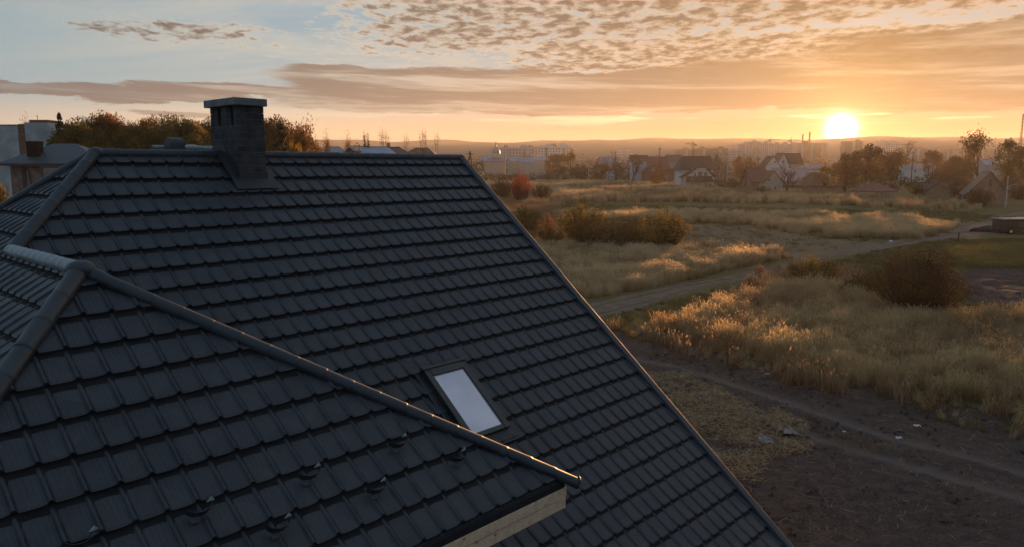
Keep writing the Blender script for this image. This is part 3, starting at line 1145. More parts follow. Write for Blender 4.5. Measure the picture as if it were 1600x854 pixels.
clod = (fbm(GX * 2.6, GY * 2.6, 3, 21) - 0.5) * 0.16 + (fbm(GX * 0.5, GY * 0.5, 2, 5) - 0.5) * 0.25
furrow = np.sin((GX * 0.35 + GY * 0.94) * 2 * pi / 0.75 + 3 * fbm(GX * 0.3, GY * 0.3, 2, 40)) * 0.025
GZ = GZ + np.where(near, soil * (clod + furrow * soil) * (1 - np.clip(rut, 0, 1) * 0.8) - np.clip(rut, 0, 1) * soil * 0.07 + soil * berm * 0.03, 0) + np.where(GY < 200, (fbm(GX * 0.15, GY * 0.15, 3, 33) - 0.5) * 0.2, 0)
GZ += np.where(GY < 120, soil2 * ((fbm(GX * 1.1, GY * 1.1, 3, 71) - 0.5) * 0.55), 0)
GZ -= 0.03


def gz(x, y):
    return gh(x, y) - 0.03 + (fbm(np.asarray(x) * 0.15, np.asarray(y) * 0.15, 3, 33) - 0.5) * 0.2 * (np.asarray(y) < 200)


nx, ny = len(xs), len(ys)
idx = np.arange(nx * ny).reshape(ny, nx)
F = np.stack([idx[:-1, :-1], idx[:-1, 1:], idx[1:, 1:], idx[1:, :-1]], -1).reshape(-1, 4)
me = np_mesh('ground', np.stack([GX, GY, GZ], -1).reshape(-1, 3), F, True)
zone = np.stack([np.clip(soil + soil2, 0, 1), green, np.clip(rut, 0, 1) * soil + 0.0, np.clip(mown, 0, 1)], -1).reshape(-1, 4).astype(np.float32)
ca = me.attributes.new('zone', 'FLOAT_COLOR', 'POINT')
ca.data.foreach_set('color', zone.ravel())
m, b = new_mat('field_ground')
an = m.node_tree.nodes.new('ShaderNodeAttribute'); an.attribute_name = 'zone'
zs = nsep(X(an.outputs['Color']))
p = geo_pos()
n1, n2, n3 = nnoise(p, 0.22, 4, 0.6), nnoise(p, 2.3, 4, 0.65), nnoise(p, 14.0, 3, 0.6)
turf = nramp(n1 * 0.5 + n2 * 0.5, [(0.30, (0.070, 0.050, 0.026)), (0.45, (0.12, 0.094, 0.040)), (0.58, (0.135, 0.118, 0.042)), (0.75, (0.20, 0.155, 0.078))])
mow = nramp(n1 * 0.4 + n2 * 0.6, [(0.3, (0.13, 0.085, 0.058)), (0.5, (0.19, 0.13, 0.082)), (0.7, (0.20, 0.16, 0.075))])
grn = nramp(n2, [(0.3, (0.075, 0.085, 0.020)), (0.7, (0.16, 0.17, 0.040))])
earth = nramp(n2 * 0.45 + n3 * 0.55, [(0.32, (0.032, 0.022, 0.019)), (0.5, (0.074, 0.051, 0.044)), (0.7, (0.132, 0.095, 0.080))])
col = nmix(zs[1], turf, grn)
an2 = X(an.outputs['Alpha'])
col = nmix(an2, col, mow)
col = nmix(zs[0], col, earth)
col = nmix(zs[2] * 0.65, col, (0.17, 0.135, 0.12))
X.nt.links.new(col.s, b.inputs['Base Color'])
b.inputs['Roughness'].default_value = 0.95
b.inputs['Specular IOR Level'].default_value = 0.12
bump(b, n2 * 0.5 + n3 * 0.5, 0.9, 0.10)
ground = link('ground', me, m)
tag(ground, 'flat autumn field of turf and dark ploughed soil stretching to the town', None, None, 'structure')

# dirt road across the field
up = [(870, 486), (900, 478), (960, 463), (1060, 443), (1160, 425), (1260, 402), (1380, 379), (1450, 362), (1520, 345), (1600, 329), (1680, 318)]
lo = [(880, 518), (912, 506), (955, 492), (1040, 466), (1130, 441), (1215, 423), (1300, 402), (1400, 386), (1480, 374), (1560, 366), (1680, 352)]


def resample(pts, n):
    pts = np.array(pts, float)
    s = np.concatenate([[0], np.cumsum(np.hypot(*np.diff(pts, axis=0).T))])
    t = np.linspace(0, s[-1], n)
    return np.stack([np.interp(t, s, pts[:, 0]), np.interp(t, s, pts[:, 1])], 1)


up_g, lo_g = resample(gpoly(up), 160), resample(gpoly(lo), 160)
k = 12
RV = []
for i in range(160):
    for j in range(k + 1):
        t = j / k
        q = up_g[i] * (1 - t) + lo_g[i] * t
        RV.append((q[0], q[1]))
RV = np.array(RV)
tt = np.tile(np.linspace(0, 1, k + 1), 160)
edge = (np.abs(tt - 0.5) > 0.49)
RV += (np.stack([fbm(RV[:, 0] * 1.1, RV[:, 1] * 1.1, 3, 61), fbm(RV[:, 0] * 1.1, RV[:, 1] * 1.1, 3, 62)], 1) - 0.5) * 1.1 * edge[:, None]
rz = gz(RV[:, 0], RV[:, 1]) + 0.03 - 0.05 * (np.exp(-((tt - 0.27) / 0.09) ** 2) + np.exp(-((tt - 0.73) / 0.09) ** 2)) + 0.03 * np.exp(-((tt - 0.5) / 0.12) ** 2) - 0.05 * edge
rz += (fbm(RV[:, 0] * 1.4, RV[:, 1] * 1.4, 3, 66) - 0.5) * 0.06
ii = np.arange(160 * (k + 1)).reshape(160, k + 1)
RF = np.stack([ii[:-1, :-1], ii[:-1, 1:], ii[1:, 1:], ii[1:, :-1]], -1).reshape(-1, 4)
m, b = new_mat('dirt_road_surface')
p = geo_pos()
n1, n2 = nnoise(p, 0.8, 4, 0.6), nnoise(p, 9.0, 3, 0.6)
col = nramp(n1 * 0.5 + n2 * 0.5, [(0.3, (0.095, 0.064, 0.050)), (0.5, (0.165, 0.115, 0.092)), (0.72, (0.26, 0.19, 0.155))])
X.nt.links.new(col.s, b.inputs['Base Color']); b.inputs['Roughness'].default_value = 0.95
b.inputs['Specular IOR Level'].default_value = 0.15
bump(b, n1 + n2, 0.7, 0.05)
road = link('dirt_road', np_mesh('dirt_road', np.c_[RV, rz], RF, True), m)
tag(road, 'pale rutted dirt road crossing the field between tall dry grass', None, None, 'structure')


# ================================================================== VEGETATION BUILDERS
def rand_unit(n, r=rng):
    v = r.normal(size=(n, 3)); return v / np.linalg.norm(v, axis=1)[:, None]


def leaf_quads(C, S, r=rng, flat=0.62):
    """rhombic leaf faces at centres C with half-lengths S"""
    n = len(C)
    a = rand_unit(n, r); b = np.cross(a, rand_unit(n, r)); b /= np.linalg.norm(b, axis=1)[:, None] + 1e-9
    S = np.broadcast_to(np.asarray(S, float), (n,))[:, None]
    V = np.stack([C + a * S, C + b * S * flat, C - a * S, C - b * S * flat], 1).reshape(-1, 3)
    return V, np.arange(n * 4).reshape(n, 4)


class Tubes:
    """numpy-friendly tapered branches"""

    def __init__(s): s.V = []; s.F = []; s.n = 0

    def add(s, pts, rad, sides=4):
        pts = np.asarray(pts, float); k = len(pts)
        t = np.gradient(pts, axis=0); t /= np.linalg.norm(t, axis=1)[:, None] + 1e-9
        ref = np.array([0.3, 0.5, 0.81]) if abs(t[0][2]) < 0.9 else np.array([1.0, 0.1, 0])
        a = np.cross(t, ref); a /= np.linalg.norm(a, axis=1)[:, None] + 1e-9
        b = np.cross(t, a)
        w = np.arange(sides) * 2 * pi / sides
        ring = pts[:, None] + (a[:, None] * np.cos(w)[None, :, None] + b[:, None] * np.sin(w)[None, :, None]) * np.asarray(rad)[:, None, None]
        s.V.append(ring.reshape(-1, 3))
        i = np.arange(k * sides).reshape(k, sides) + s.n
        j = np.roll(i, -1, 1)
        s.F.append(np.stack([i[:-1], j[:-1], j[1:], i[1:]], -1).reshape(-1, 4))
        s.n += k * sides

    def mesh(s, name): return np_mesh(name, np.concatenate(s.V), np.concatenate(s.F), True)


def grow_branches(tb, twigs, p, d, ln, r, depth, maxd, rr, spread=0.6, kids=(2, 4), up=0.12, tips=None):
    k = 4
    pts = [p]; q = p.copy(); dd = d.copy()
    for i in range(k):
        dd = dd + rr.normal(size=3) * 0.13 + np.array([0, 0, up * 0.4]); dd /= np.linalg.norm(dd)
        q = q + dd * ln / k; pts.append(q.copy())
    rad = np.linspace(r, r * 0.55, k + 1)
    (tb if depth <= 1 else twigs).add(pts, rad, 6 if depth == 0 else (4 if depth < 3 else 3))
    if depth >= maxd:
        if tips is not None: tips.append(q)
        return
    n = rr.integers(kids[0], kids[1] + 1)
    for c in range(n):
        f = 1.0 if c == 0 else rr.uniform(0.45, 1.0)
        base = pts[int(round(f * k))]
        side = rand_unit(1, rr)[0]; side -= dd * side.dot(dd); side /= np.linalg.norm(side) + 1e-9
        sp = spread * rr.uniform(0.6, 1.25)
        nd = dd * cos(sp) + side * sin(sp) + np.array([0, 0, up]); nd /= np.linalg.norm(nd)
        grow_branches(tb, twigs, np.array(base), nd, ln * rr.uniform(0.62, 0.82), r * (0.55 if c else 0.62), depth + 1, maxd, rr, spread, kids, up, tips)


def proto_bare(seed, maxd=5, spread=0.55, kids=(2, 4), leaves=0, leaf=0.02, trunk=0.22):
    """unit-height tree with open branches (and few leaves); returns meshes"""
    rr = np.random.default_rng(seed)
    tb, tw, tips = Tubes(), Tubes(), []
    tb.add([(0, 0, -0.03), (0, 0, 0.02)], [0.03, 0.024], 6)
    grow_branches(tb, tw, np.array([0, 0, 0.0]), np.array([0.02, 0, 1.0]), trunk, 0.024, 0, maxd, rr, spread, kids, 0.12, tips)
    if not tw.V: tw.add([(0, 0, .5), (0, 0, .6)], [.002, .001], 3)
    Vs = np.concatenate(tb.V + tw.V); zmax = Vs[:, 2].max()
    wid = np.percentile(np.hypot(Vs[:, 0], Vs[:, 1]), 97)
    tips = np.array(tips)
    sc = np.array([0.5 / wid, 0.5 / wid, 1 / zmax])
    tb.V = [v * sc for v in tb.V]; tw.V = [v * sc for v in tw.V]
    cv, cf = np.concatenate(tw.V), np.concatenate(tw.F)
    crown = [cv], [cf]
    if leaves:
        c = (tips[rr.integers(0, len(tips), leaves)] + rr.normal(size=(leaves, 3)) * 0.035) * sc
        lv, lf = leaf_quads(c, rr.uniform(0.6, 1.3, leaves) * leaf, rr)
        return tb.mesh('trunk'), np_mesh('crown', np.concatenate([cv, lv]), [cf, lf + len(cv)])
    return tb.mesh('trunk'), np_mesh('crown', cv, cf)


def proto_leafy(seed, n=2200, clumps=34, leaf=0.017, base=0.16, narrow=1.0, clump_r=0.17, hollow=0.5):
    """unit-height, unit-width broadleaf crown made of leaf faces in clumps"""
    rr = np.random.default_rng(seed)
    c = rand_unit(clumps, rr) * (rr.uniform(hollow, 1.0, clumps) ** 0.6)[:, None]
    c[:, 2] = np.abs(c[:, 2]) * np.where(rr.random(clumps) < 0.30, -0.85, 1)
    hz = (1 - base) / 2
    taper = 1 - 0.25 * np.clip(-c[:, 2], 0, 1)
    cen = np.stack([c[:, 0] * 0.42 * narrow * taper, c[:, 1] * 0.42 * narrow * taper, base + hz + c[:, 2] * hz * 0.86], 1)
    w = rr.dirichlet(np.ones(clumps) * 4)
    cnt = (w * n).astype(int) + 4
    P_ = []
    for k in range(clumps):
        q = rand_unit(cnt[k], rr) * (rr.random(cnt[k]) ** 0.45)[:, None] * clump_r * rr.uniform(0.65, 1.15)
        q[:, 2] *= 0.72
        P_.append(cen[k] + q)
    Cn = np.concatenate(P_)
    lv, lf = leaf_quads(Cn, rr.uniform(0.6, 1.35, len(Cn)) * leaf, rr)
    tb = Tubes()
    top = np.array([0.01, 0.0, 0.75])
    tb.add([(0, 0, -0.03), (0.005, 0, 0.12), (-0.01, 0.01, 0.4), top], [0.026, 0.019, 0.012, 0.004], 6)
    for k in range(min(clumps, 16)):
        z0 = rr.uniform(0.14, 0.5)
        s = np.array([0, 0, z0]); e = cen[k]
        mid = (s + e) / 2 + np.array([0, 0, 0.03])
        tb.add([s, mid, e], [0.008, 0.005, 0.002], 4)
    return tb.mesh('trunk'), np_mesh('crown', lv, lf)


def proto_spruce(seed, n=1800):
    rr = np.random.default_rng(seed)
    z = rr.random(n) ** 0.8
    tiers = np.floor(z * 14) / 14 + 0.02
    zz = 0.06 + 0.94 * (0.6 * z + 0.4 * tiers)
    rad = (1 - zz) * 0.5 * (0.55 + 0.45 * ((z * 14) % 1 < 0.55)) * rr.uniform(0.25, 1.0, n) ** 0.5 + 0.008
    a = rr.uniform(0, 2 * pi, n)
    C = np.stack([np.cos(a) * rad, np.sin(a) * rad, zz - rad * 0.12], 1)
    lv, lf = leaf_quads(C, rr.uniform(0.6, 1.3, n) * 0.022, rr, 0.4)
    tb = Tubes(); tb.add([(0, 0, -0.03), (0, 0, 0.5), (0, 0, 1.0)], [0.018, 0.010, 0.001], 5)
    return tb.mesh('trunk'), np_mesh('crown', lv, lf)


def proto_bush(seed, n=2600, stems=70, leaf=0.017, fan=0.75):
    """willow-like bush: many upright stems fanning from the base, leaves along them"""
    rr = np.random.default_rng(seed)
    tb = Tubes(); C = []
    for k in range(stems):
        a = rr.uniform(0, 2 * pi); o = rr.random() ** 0.6
        b0 = np.array([cos(a) * 0.14 * o, sin(a) * 0.14 * o, -0.02])
        tip = np.array([cos(a) * 0.48 * o * fan / 0.75, sin(a) * 0.48 * o * fan / 0.75, (1.0 - 0.45 * o ** 2.2) * rr.uniform(0.72, 1.0)])
        mid = b0 * 0.4 + tip * 0.6 + np.array([cos(a) * 0.05 * o, sin(a) * 0.05 * o, 0.05])
        t = np.linspace(0, 1, 6)[:, None]
        cur = (1 - t) ** 2 * b0 + 2 * t * (1 - t) * mid + t ** 2 * tip
        tb.add(cur, np.linspace(0.006, 0.0012, 6), 3)
        m = max(6, int(n / stems))
        u = rr.uniform(0.18, 1.0, m)[:, None]
        pp = (1 - u) ** 2 * b0 + 2 * u * (1 - u) * mid + u ** 2 * tip
        C.append(pp + rr.normal(size=(m, 3)) * 0.026)
    C = np.concatenate(C)
    lv, lf = leaf_quads(C, rr.uniform(0.6, 1.3, len(C)) * leaf, rr, 0.45)
    return tb.mesh('stem'), np_mesh('foliage', lv, lf)


PRO = {}
PRO['bareA'] = proto_bare(3, 5)
PRO['bareB'] = proto_bare(11, 5, 0.48)
PRO['bareC'] = proto_bare(19, 5, 0.62, (2, 4))
PRO['thinA'] = proto_bare(23, 5, 0.55, (2, 4), 500, 0.016)
PRO['thinB'] = proto_bare(29, 5, 0.5, (2, 4), 800, 0.017)
PRO['tallA'] = proto_bare(29, 5, 0.5, (2, 4), 1500, 0.020, 0.26)
PRO['leafA'] = proto_leafy(41, 3200, 40, 0.024)
PRO['leafB'] = proto_leafy(43, 3200, 44, 0.023, 0.10)
PRO['leafC'] = proto_leafy(47, 2600, 34, 0.025, 0.12, 0.95)
PRO['leafD'] = proto_leafy(53, 2200, 30, 0.026, 0.08, 1.0, 0.17)
PRO['big'] = proto_leafy(59, 30000, 110, 0.0125, 0.10, 1.0, 0.15)
PRO['big2'] = proto_leafy(61, 30000, 104, 0.0125, 0.08, 1.0, 0.155)
PRO['pop'] = proto_leafy(67, 900, 30, 0.020, 0.15, 0.8, 0.12, 0.2)
PRO['popthin'] = proto_bare(71, 5, 0.33, (2, 3), 420, 0.015, 0.28)
PRO['spruce'] = proto_spruce(73)
PRO['bushA'] = proto_bush(79, 4200, 90, 0.024)
PRO['bushB'] = proto_bush(83, 5200, 110, 0.022)
PRO['bushC'] = proto_bush(89, 16000, 240, 0.0125, 0.82)
PRO['shrub'] = proto_bush(97, 1600, 44, 0.03)

M['bark'] = noisy('bark', (0.055, 0.042, 0.034), 0.9, 0.3, 3.0)
M['twig'] = noisy('bare_twigs', (0.075, 0.052, 0.042), 0.9, 0.25, 1.0)
M['rust'] = leafmat('rust_leaves', [(0.075, 0.046, 0.016), (0.18, 0.090, 0.026), (0.32, 0.14, 0.038)], 0.25)
M['olive'] = leafmat('olive_leaves', [(0.065, 0.058, 0.016), (0.14, 0.108, 0.028), (0.25, 0.15, 0.036)], 0.25)
M['orange'] = leafmat('orange_leaves', [(0.12, 0.050, 0.012), (0.20, 0.085, 0.020), (0.26, 0.12, 0.035)], 0.4)
M['yellow'] = leafmat('yellow_leaves', [(0.10, 0.075, 0.012), (0.22, 0.14, 0.018), (0.32, 0.19, 0.022)], 0.4)
M['red'] = leafmat('red_leaves', [(0.10, 0.016, 0.012), (0.26, 0.030, 0.020), (0.40, 0.070, 0.035)], 0.7)
M['willow'] = leafmat('willow_leaves', [(0.075, 0.058, 0.014), (0.17, 0.125, 0.026), (0.29, 0.20, 0.04)], 0.5)
M['willow_dark'] = leafmat('brown_willow_leaves', [(0.050, 0.036, 0.013), (0.105, 0.066, 0.020), (0.18, 0.110, 0.030)], 0.5)
M['russet'] = leafmat('russet_leaves', [(0.060, 0.034, 0.012), (0.14, 0.070, 0.021), (0.25, 0.12, 0.035)], 0.5)
M['brownscrub'] = leafmat('brown_scrub_leaves', [(0.055, 0.037, 0.020), (0.10, 0.062, 0.032), (0.15, 0.092, 0.045)], 0.3)
M['green'] = leafmat('dark_green_leaves', [(0.020, 0.026, 0.009), (0.045, 0.048, 0.014), (0.075, 0.065, 0.02)], 0.3)
M['needle'] = leafmat('spruce_needles', [(0.008, 0.014, 0.009), (0.020, 0.028, 0.016)], 0.5, 0.15)
M['pinkweed'] = leafmat('dry_weed_heads', [(0.20, 0.115, 0.075), (0.34, 0.21, 0.14)], 1.0)

tree_n = [0]


def tree(proto, leaf, pos, H, W, label, name='tree', cat='tree', group=None, rz=None, bark=None):
    t = empty(name, pos, random.uniform(0, 2 * pi) if rz is None else rz)
    tag(t, label, cat, group)
    a, b = PRO[proto]
    na, nb = ('stem', 'foliage') if proto.startswith('bush') or proto == 'shrub' else ('trunk', 'crown')
    for nm, me_, mt in ((na, a, bark or M['bark']), (nb, b, leaf)):
        if not me_.materials: me_.materials.append(mt)
        o = bpy.data.objects.new(nm, me_); COL.objects.link(o); o.parent = t
        o.scale = (W, W, H)
        o.material_slots[0].link = 'OBJECT'; o.material_slots[0].material = mt
    return t


def mpp(depth): return depth / (FPX * cos(PITCH))         # metres per photo pixel near the horizon


def gtree(proto, leaf, x, base, top, w, label, **kw):
    """tree standing on the ground seen at (x, base), reaching pixel row top, w pixels wide"""
    p = gp(x, base)
    s = p.y / (FPX * cos(PITCH))
    return tree(proto, leaf, (p.x, p.y, float(gz(p.x, p.y)) - 0.02), (base - top) * s * 1.02, w * s, label, **kw)


def dtree(proto, leaf, x, top, w, depth, label, **kw):
    """tree at a given distance, foot hidden behind nearer things"""
    q = at(x, top, depth)
    g = float(gh(q.x, q.y))
    return tree(proto, leaf, (q.x, q.y, g - 0.05), q.z - g, w * mpp(depth), label, **kw)


# ================================================================== GRASS (uncountable: instanced tufts)
def tuft(seed, n=34, h=1.15, r=0.42, w=0.013, head=True, bend=0.28):
    rr = np.random.default_rng(seed)
    V, F, T = [], [], []
    for k in range(n):
        a = rr.uniform(0, 2 * pi); o = r * rr.random() ** 0.7
        b = np.array([cos(a) * o, sin(a) * o, -0.03])
        hh = h * rr.uniform(0.55, 1.12)
        la = rr.uniform(0, 2 * pi); lean = np.array([cos(la), sin(la), 0]) * bend * hh * rr.uniform(0.2, 1.2)
        wd = np.array([-sin(la + 1), cos(la + 1), 0]) * w * rr.uniform(0.7, 1.5)
        p1, p2, p3 = b + np.array([0, 0, hh * 0.45]) + lean * 0.25, b + np.array([0, 0, hh * 0.82]) + lean * 0.68, b + np.array([0, 0, hh]) + lean
        i = len(V)
        V += [b - wd, b + wd, p1 - wd * 0.9, p1 + wd * 0.9, p2 - wd * 0.6, p2 + wd * 0.6, p3]
        F += [(i, i + 1, i + 3, i + 2), (i + 2, i + 3, i + 5, i + 4), (i + 4, i + 5, i + 6)]
        T += [0, 0, .3, .3, .7, .7, 1]
        if head and rr.random() < 0.55:                   # feathery seed head
            i = len(V); ax = p3 - p2; ax /= np.linalg.norm(ax); s2 = np.cross(ax, [0, 0, 1.0]); s2 = s2 / (np.linalg.norm(s2) + 1e-6)
            L, ww = rr.uniform(0.10, 0.20), w * 1.9
            V += [p3 - ax * L * .3, p3 + s2 * ww + ax * L * .2, p3 + ax * L, p3 - s2 * ww + ax * L * .2]
            F += [(i, i + 1, i + 2, i + 3)]; T += [1, 1, 1, 1]
    me = bpy.data.meshes.new('grass_tuft'); me.from_pydata([tuple(v) for v in V], [], F)
    at_ = me.attributes.new('tip', 'FLOAT', 'POINT'); at_.data.foreach_set('value', np.array(T, np.float32))
    me.update()
    return me


M['straw'] = grassmat('dry_reed_grass', [(0.17, 0.125, 0.050), (0.31, 0.22, 0.098), (0.50, 0.365, 0.19)])
M['straw_pale'] = grassmat('pale_dry_grass', [(0.22, 0.16, 0.078), (0.38, 0.275, 0.145), (0.54, 0.41, 0.235)])
M['straw_brown'] = grassmat('brown_weeds', [(0.12, 0.070, 0.034), (0.20, 0.12, 0.060), (0.32, 0.20, 0.105)])
M['turfblade'] = grassmat('short_turf', [(0.060, 0.060, 0.016), (0.10, 0.088, 0.024), (0.15, 0.115, 0.045)])
M['strawlitter'] = noisy('cut_straw', (0.29, 0.19, 0.095), 0.85, 0.45, 6.0)


def tuft_coll(name, mat, specs):
    c = bpy.data.collections.new(name)
    for kw in specs:
        me = tuft(**kw); me.materials.append(mat)
        c.objects.link(bpy.data.objects.new('grass_tuft', me))
    return c


def scatter(name, label, coll, ncoll, pts, scl, tilt=0.12):
    """one object whose points carry grass tufts"""
    n = len(pts)
    me = bpy.data.meshes.new(name); me.vertices.add(n)
    z = gz(pts[:, 0], pts[:, 1])
    me.vertices.foreach_set('co', np.c_[pts, z].astype(np.float32).ravel())
    for nm, ty, arr in (('scl', 'FLOAT', scl), ('pick', 'INT', rng.integers(0, ncoll, n))):
        a = me.attributes.new(nm, ty, 'POINT'); a.data.foreach_set('value', np.asarray(arr, np.float32 if ty == 'FLOAT' else np.int32))
    a = me.attributes.new('rot', 'FLOAT_VECTOR', 'POINT')
    a.data.foreach_set('vector', np.c_[rng.normal(size=(n, 2)) * tilt, rng.uniform(0, 6.283, n)].astype(np.float32).ravel())
    o = link(name, me)
    g = bpy.data.node_groups.new(name, 'GeometryNodeTree')
    g.interface.new_socket('Geometry', in_out='INPUT', socket_type='NodeSocketGeometry')
    g.interface.new_socket('Geometry', in_out='OUTPUT', socket_type='NodeSocketGeometry')
    N = g.nodes.new
    gi, go = N('NodeGroupInput'), N('NodeGroupOutput')
    ci = N('GeometryNodeCollectionInfo'); ci.inputs['Collection'].default_value = coll
    ci.inputs['Separate Children'].default_value = True; ci.inputs['Reset Children'].default_value = True
    ip = N('GeometryNodeInstanceOnPoints'); ip.inputs['Pick Instance'].default_value = True

    def attr(nm, dt):
        a = N('GeometryNodeInputNamedAttribute'); a.data_type = dt; a.inputs['Name'].default_value = nm
        return a.outputs['Attribute']
    L = g.links.new
    L(gi.outputs[0], ip.inputs['Points']); L(ci.outputs[0], ip.inputs['Instance'])
    L(attr('pick', 'INT'), ip.inputs['Instance Index']); L(attr('scl', 'FLOAT'), ip.inputs['Scale'])
    L(attr('rot', 'FLOAT_VECTOR'), ip.inputs['Rotation'])
    L(ip.outputs[0], go.inputs[0])
    md = o.modifiers.new('tufts', 'NODES'); md.node_group = g
    tag(o, label, 'grass', None, 'stuff')
    return o


def fill(poly, dens, jag=2.0, seed=0):
    """random ground points in a polygon with a ragged rim"""
    q = np.array(poly); lo_, hi_ = q.min(0) - 2, q.max(0) + 2
    n = int((hi_[0] - lo_[0]) * (hi_[1] - lo_[1]) * dens)
    p = rng.uniform(lo_, hi_, (n, 2))
    w = p + (np.stack([fbm(p[:, 0] * 0.35, p[:, 1] * 0.35, 3, seed), fbm(p[:, 0] * 0.35, p[:, 1] * 0.35, 3, seed + 7)], 1) - 0.5) * 2 * jag
    return p[in_poly(w[:, 0], w[:, 1], poly)]


reed = tuft_coll('reed_tufts', M['straw'], [dict(seed=s, n=34, h=1.25, r=0.42, w=0.0125) for s in (1, 2, 3, 4)])
pale = tuft_coll('pale_tufts', M['straw_pale'], [dict(seed=s, n=36, h=1.15, r=0.5, w=0.016) for s in (5, 6, 7)])
weed = tuft_coll('weed_tufts', M['straw_brown'], [dict(seed=s, n=30, h=0.95, r=0.55, w=0.020, bend=0.45) for s in (8, 9, 10)])
turf_c = tuft_coll('turf_tufts', M['turfblade'], [dict(seed=s, n=26, h=0.20, r=0.30, w=0.010, head=False, bend=0.6) for s in (11, 12, 13)])

BAND_A = gpoly([(1030, 512), (1070, 502), (1125, 478), (1195, 458), (1265, 452), (1340, 456), (1380, 486), (1440, 500), (1510, 500), (1600, 496), (1760, 496), (1780, 690), (1600, 640), (1500, 624), (1400, 606), (1300, 590), (1200, 566), (1100, 534), (1050, 522)])
BAND_B = gpoly([(780, 372), (930, 392), (1050, 388), (1150, 390), (1225, 404), (1238, 412), (1180, 427), (1080, 444), (980, 462), (905, 470), (840, 440)])
BAND_C = gpoly([(872, 338), (960, 334), (1200, 334), (1400, 342), (1485, 352), (1470, 366), (1400, 376), (1300, 371), (1150, 349), (1000, 344), (880, 350)])
BAND_D = gpoly([(745, 288), (900, 284), (1100, 291), (1300, 306), (1500, 322), (1500, 330), (1300, 320), (1100, 316), (900, 316), (840, 322), (760, 318)])
road_mid = (up_g + lo_g) / 2


def off_road(p, w=2.4):
    return p[line_dist(p[:, 0], p[:, 1], [tuple(q) for q in road_mid[::4]]) > w]


def clumped(p, f=0.30, seed=50):
    d = fbm(p[:, 0] * f, p[:, 1] * f, 3, seed)
    e = fbm(p[:, 0] * f * 4, p[:, 1] * f * 4, 2, seed + 3)
    return np.clip(0.0 + 1.0 * d + 0.65 * (e - 0.2), 0.3, 1.3)


pA = off_road(fill(BAND_A, 8.0, 2.0, 1)); pB = off_road(fill(BAND_B, 5.5, 2.2, 2)); pC = fill(BAND_C, 2.2, 5.0, 3); pD = fill(BAND_D, 0.55, 9.0, 4); pD2 = fill(BAND_D, 0.55, 9.0, 5)
scatter('tall_grass', 'tall dry reed grass standing between the dirt road and the dark soil', reed, 4, pA, clumped(pA) * rng.uniform(0.75, 1.15, len(pA)))
scatter('tall_grass', 'tall pale grass on the far side of the dirt road below the bushes', pale, 3, pB, clumped(pB) * rng.uniform(0.8, 1.2, len(pB)))
scatter('tall_grass', 'long pale strip of dry grass across the middle of the field', pale, 3, pC, clumped(pC, 0.15) * rng.uniform(0.95, 1.4, len(pC)))
scatter('tall_grass', 'brown weedy strip in front of the far houses', weed, 3, pD, clumped(pD, 0.08) * rng.uniform(1.1, 1.9, len(pD)))
scatter('tall_grass', 'sparse pale grass among the brown weeds in front of the far houses', pale, 3, pD2, clumped(pD2, 0.06) * rng.uniform(1.0, 1.6, len(pD2)))
# shorter weeds and turf around them
TURF = gpoly([(905, 494), (1000, 470), (1180, 424), (1330, 398), (1480, 374), (1600, 372), (1700, 400), (1700, 480), (1400, 490), (1200, 440), (1100, 540), (1020, 525), (950, 512)])
TURF2 = gpoly([(740, 322), (900, 318), (1500, 332), (1600, 340), (1500, 350), (1380, 378), (1240, 410), (1150, 386), (860, 374), (760, 350)])
FRINGE = gpoly([(960, 512), (1100, 535), (1300, 592), (1500, 628), (1620, 648), (1600, 672), (1400, 634), (1250, 605), (1100, 560), (1000, 530)])
pT = off_road(fill(TURF, 5.0, 1.0, 6), 1.9); pT = np.concatenate([pT[~in_poly(pT[:, 0], pT[:, 1], SOIL2)], fill(FRINGE, 3.0, 1.5, 7)])
scatter('short_grass', 'short olive turf along the dirt road and soil edge', turf_c, 3, pT, rng.uniform(0.5, 1.5, len(pT)))
pT2 = off_road(fill(TURF2, 1.2, 2.0, 8)); pT2 = pT2[~in_poly(pT2[:, 0], pT2[:, 1], MOWN) | (rng.random(len(pT2)) < 0.25)]
scatter('short_grass', 'low stubble grass covering the open middle field', turf_c, 3, pT2, rng.uniform(0.8, 2.2, len(pT2)))
M['greenblade'] = grassmat('fresh_weeds', [(0.07, 0.075, 0.020), (0.12, 0.115, 0.03), (0.21, 0.17, 0.06)])
green_c = tuft_coll('green_tufts', M['greenblade'], [dict(seed=s_, n=26, h=0.22, r=0.30, w=0.014, head=False, bend=0.6) for s_ in (21, 22)])
pR = fill([(-60, 35), (-2, 35), (12, 90), (4, 160), (-70, 160)], 0.8, 2.0, 44)
scatter('short_grass', 'rough grass on the plot behind the house', turf_c, 3, pR, rng.uniform(0.8, 2.4, len(pR)))
pE = fill(GREEN, 6.0, 1.0, 12)
scatter('short_grass', 'bright green weedy patch right of the big brown bush', green_c, 2, pE, rng.uniform(1.4, 3.2, len(pE)))
pW = np.concatenate([fill(FRINGE, 0.8, 2.2, 14), off_road(fill(BAND_A, 1.3, 1.5, 17)), off_road(fill(BAND_B, 1.0, 3.0, 18)), fill(BAND_C, 0.5, 5.0, 19), fill(gpoly([(1180, 440), (1320, 425), (1390, 470), (1300, 500), (1200, 470)]), 2.5, 1.0, 15), fill(gpoly([(760, 318), (870, 322), (880, 372), (800, 372)]), 1.8, 1.5, 16)])
scatter('weeds', 'brown withered weeds on the field edges and round the bushes', weed, 3, pW, rng.uniform(0.6, 1.15, len(pW)))

pL = np.concatenate([off_road(fill(BAND_A, 2.6, 5.0, 31)), off_road(fill(BAND_B, 1.8, 5.0, 32)), fill(FRINGE, 1.6, 3.0, 33)])
scatter('low_grass', 'thin low stalks at the ragged edges of the tall grass', reed, 4, pL, rng.uniform(0.22, 0.6, len(pL)), 0.4)
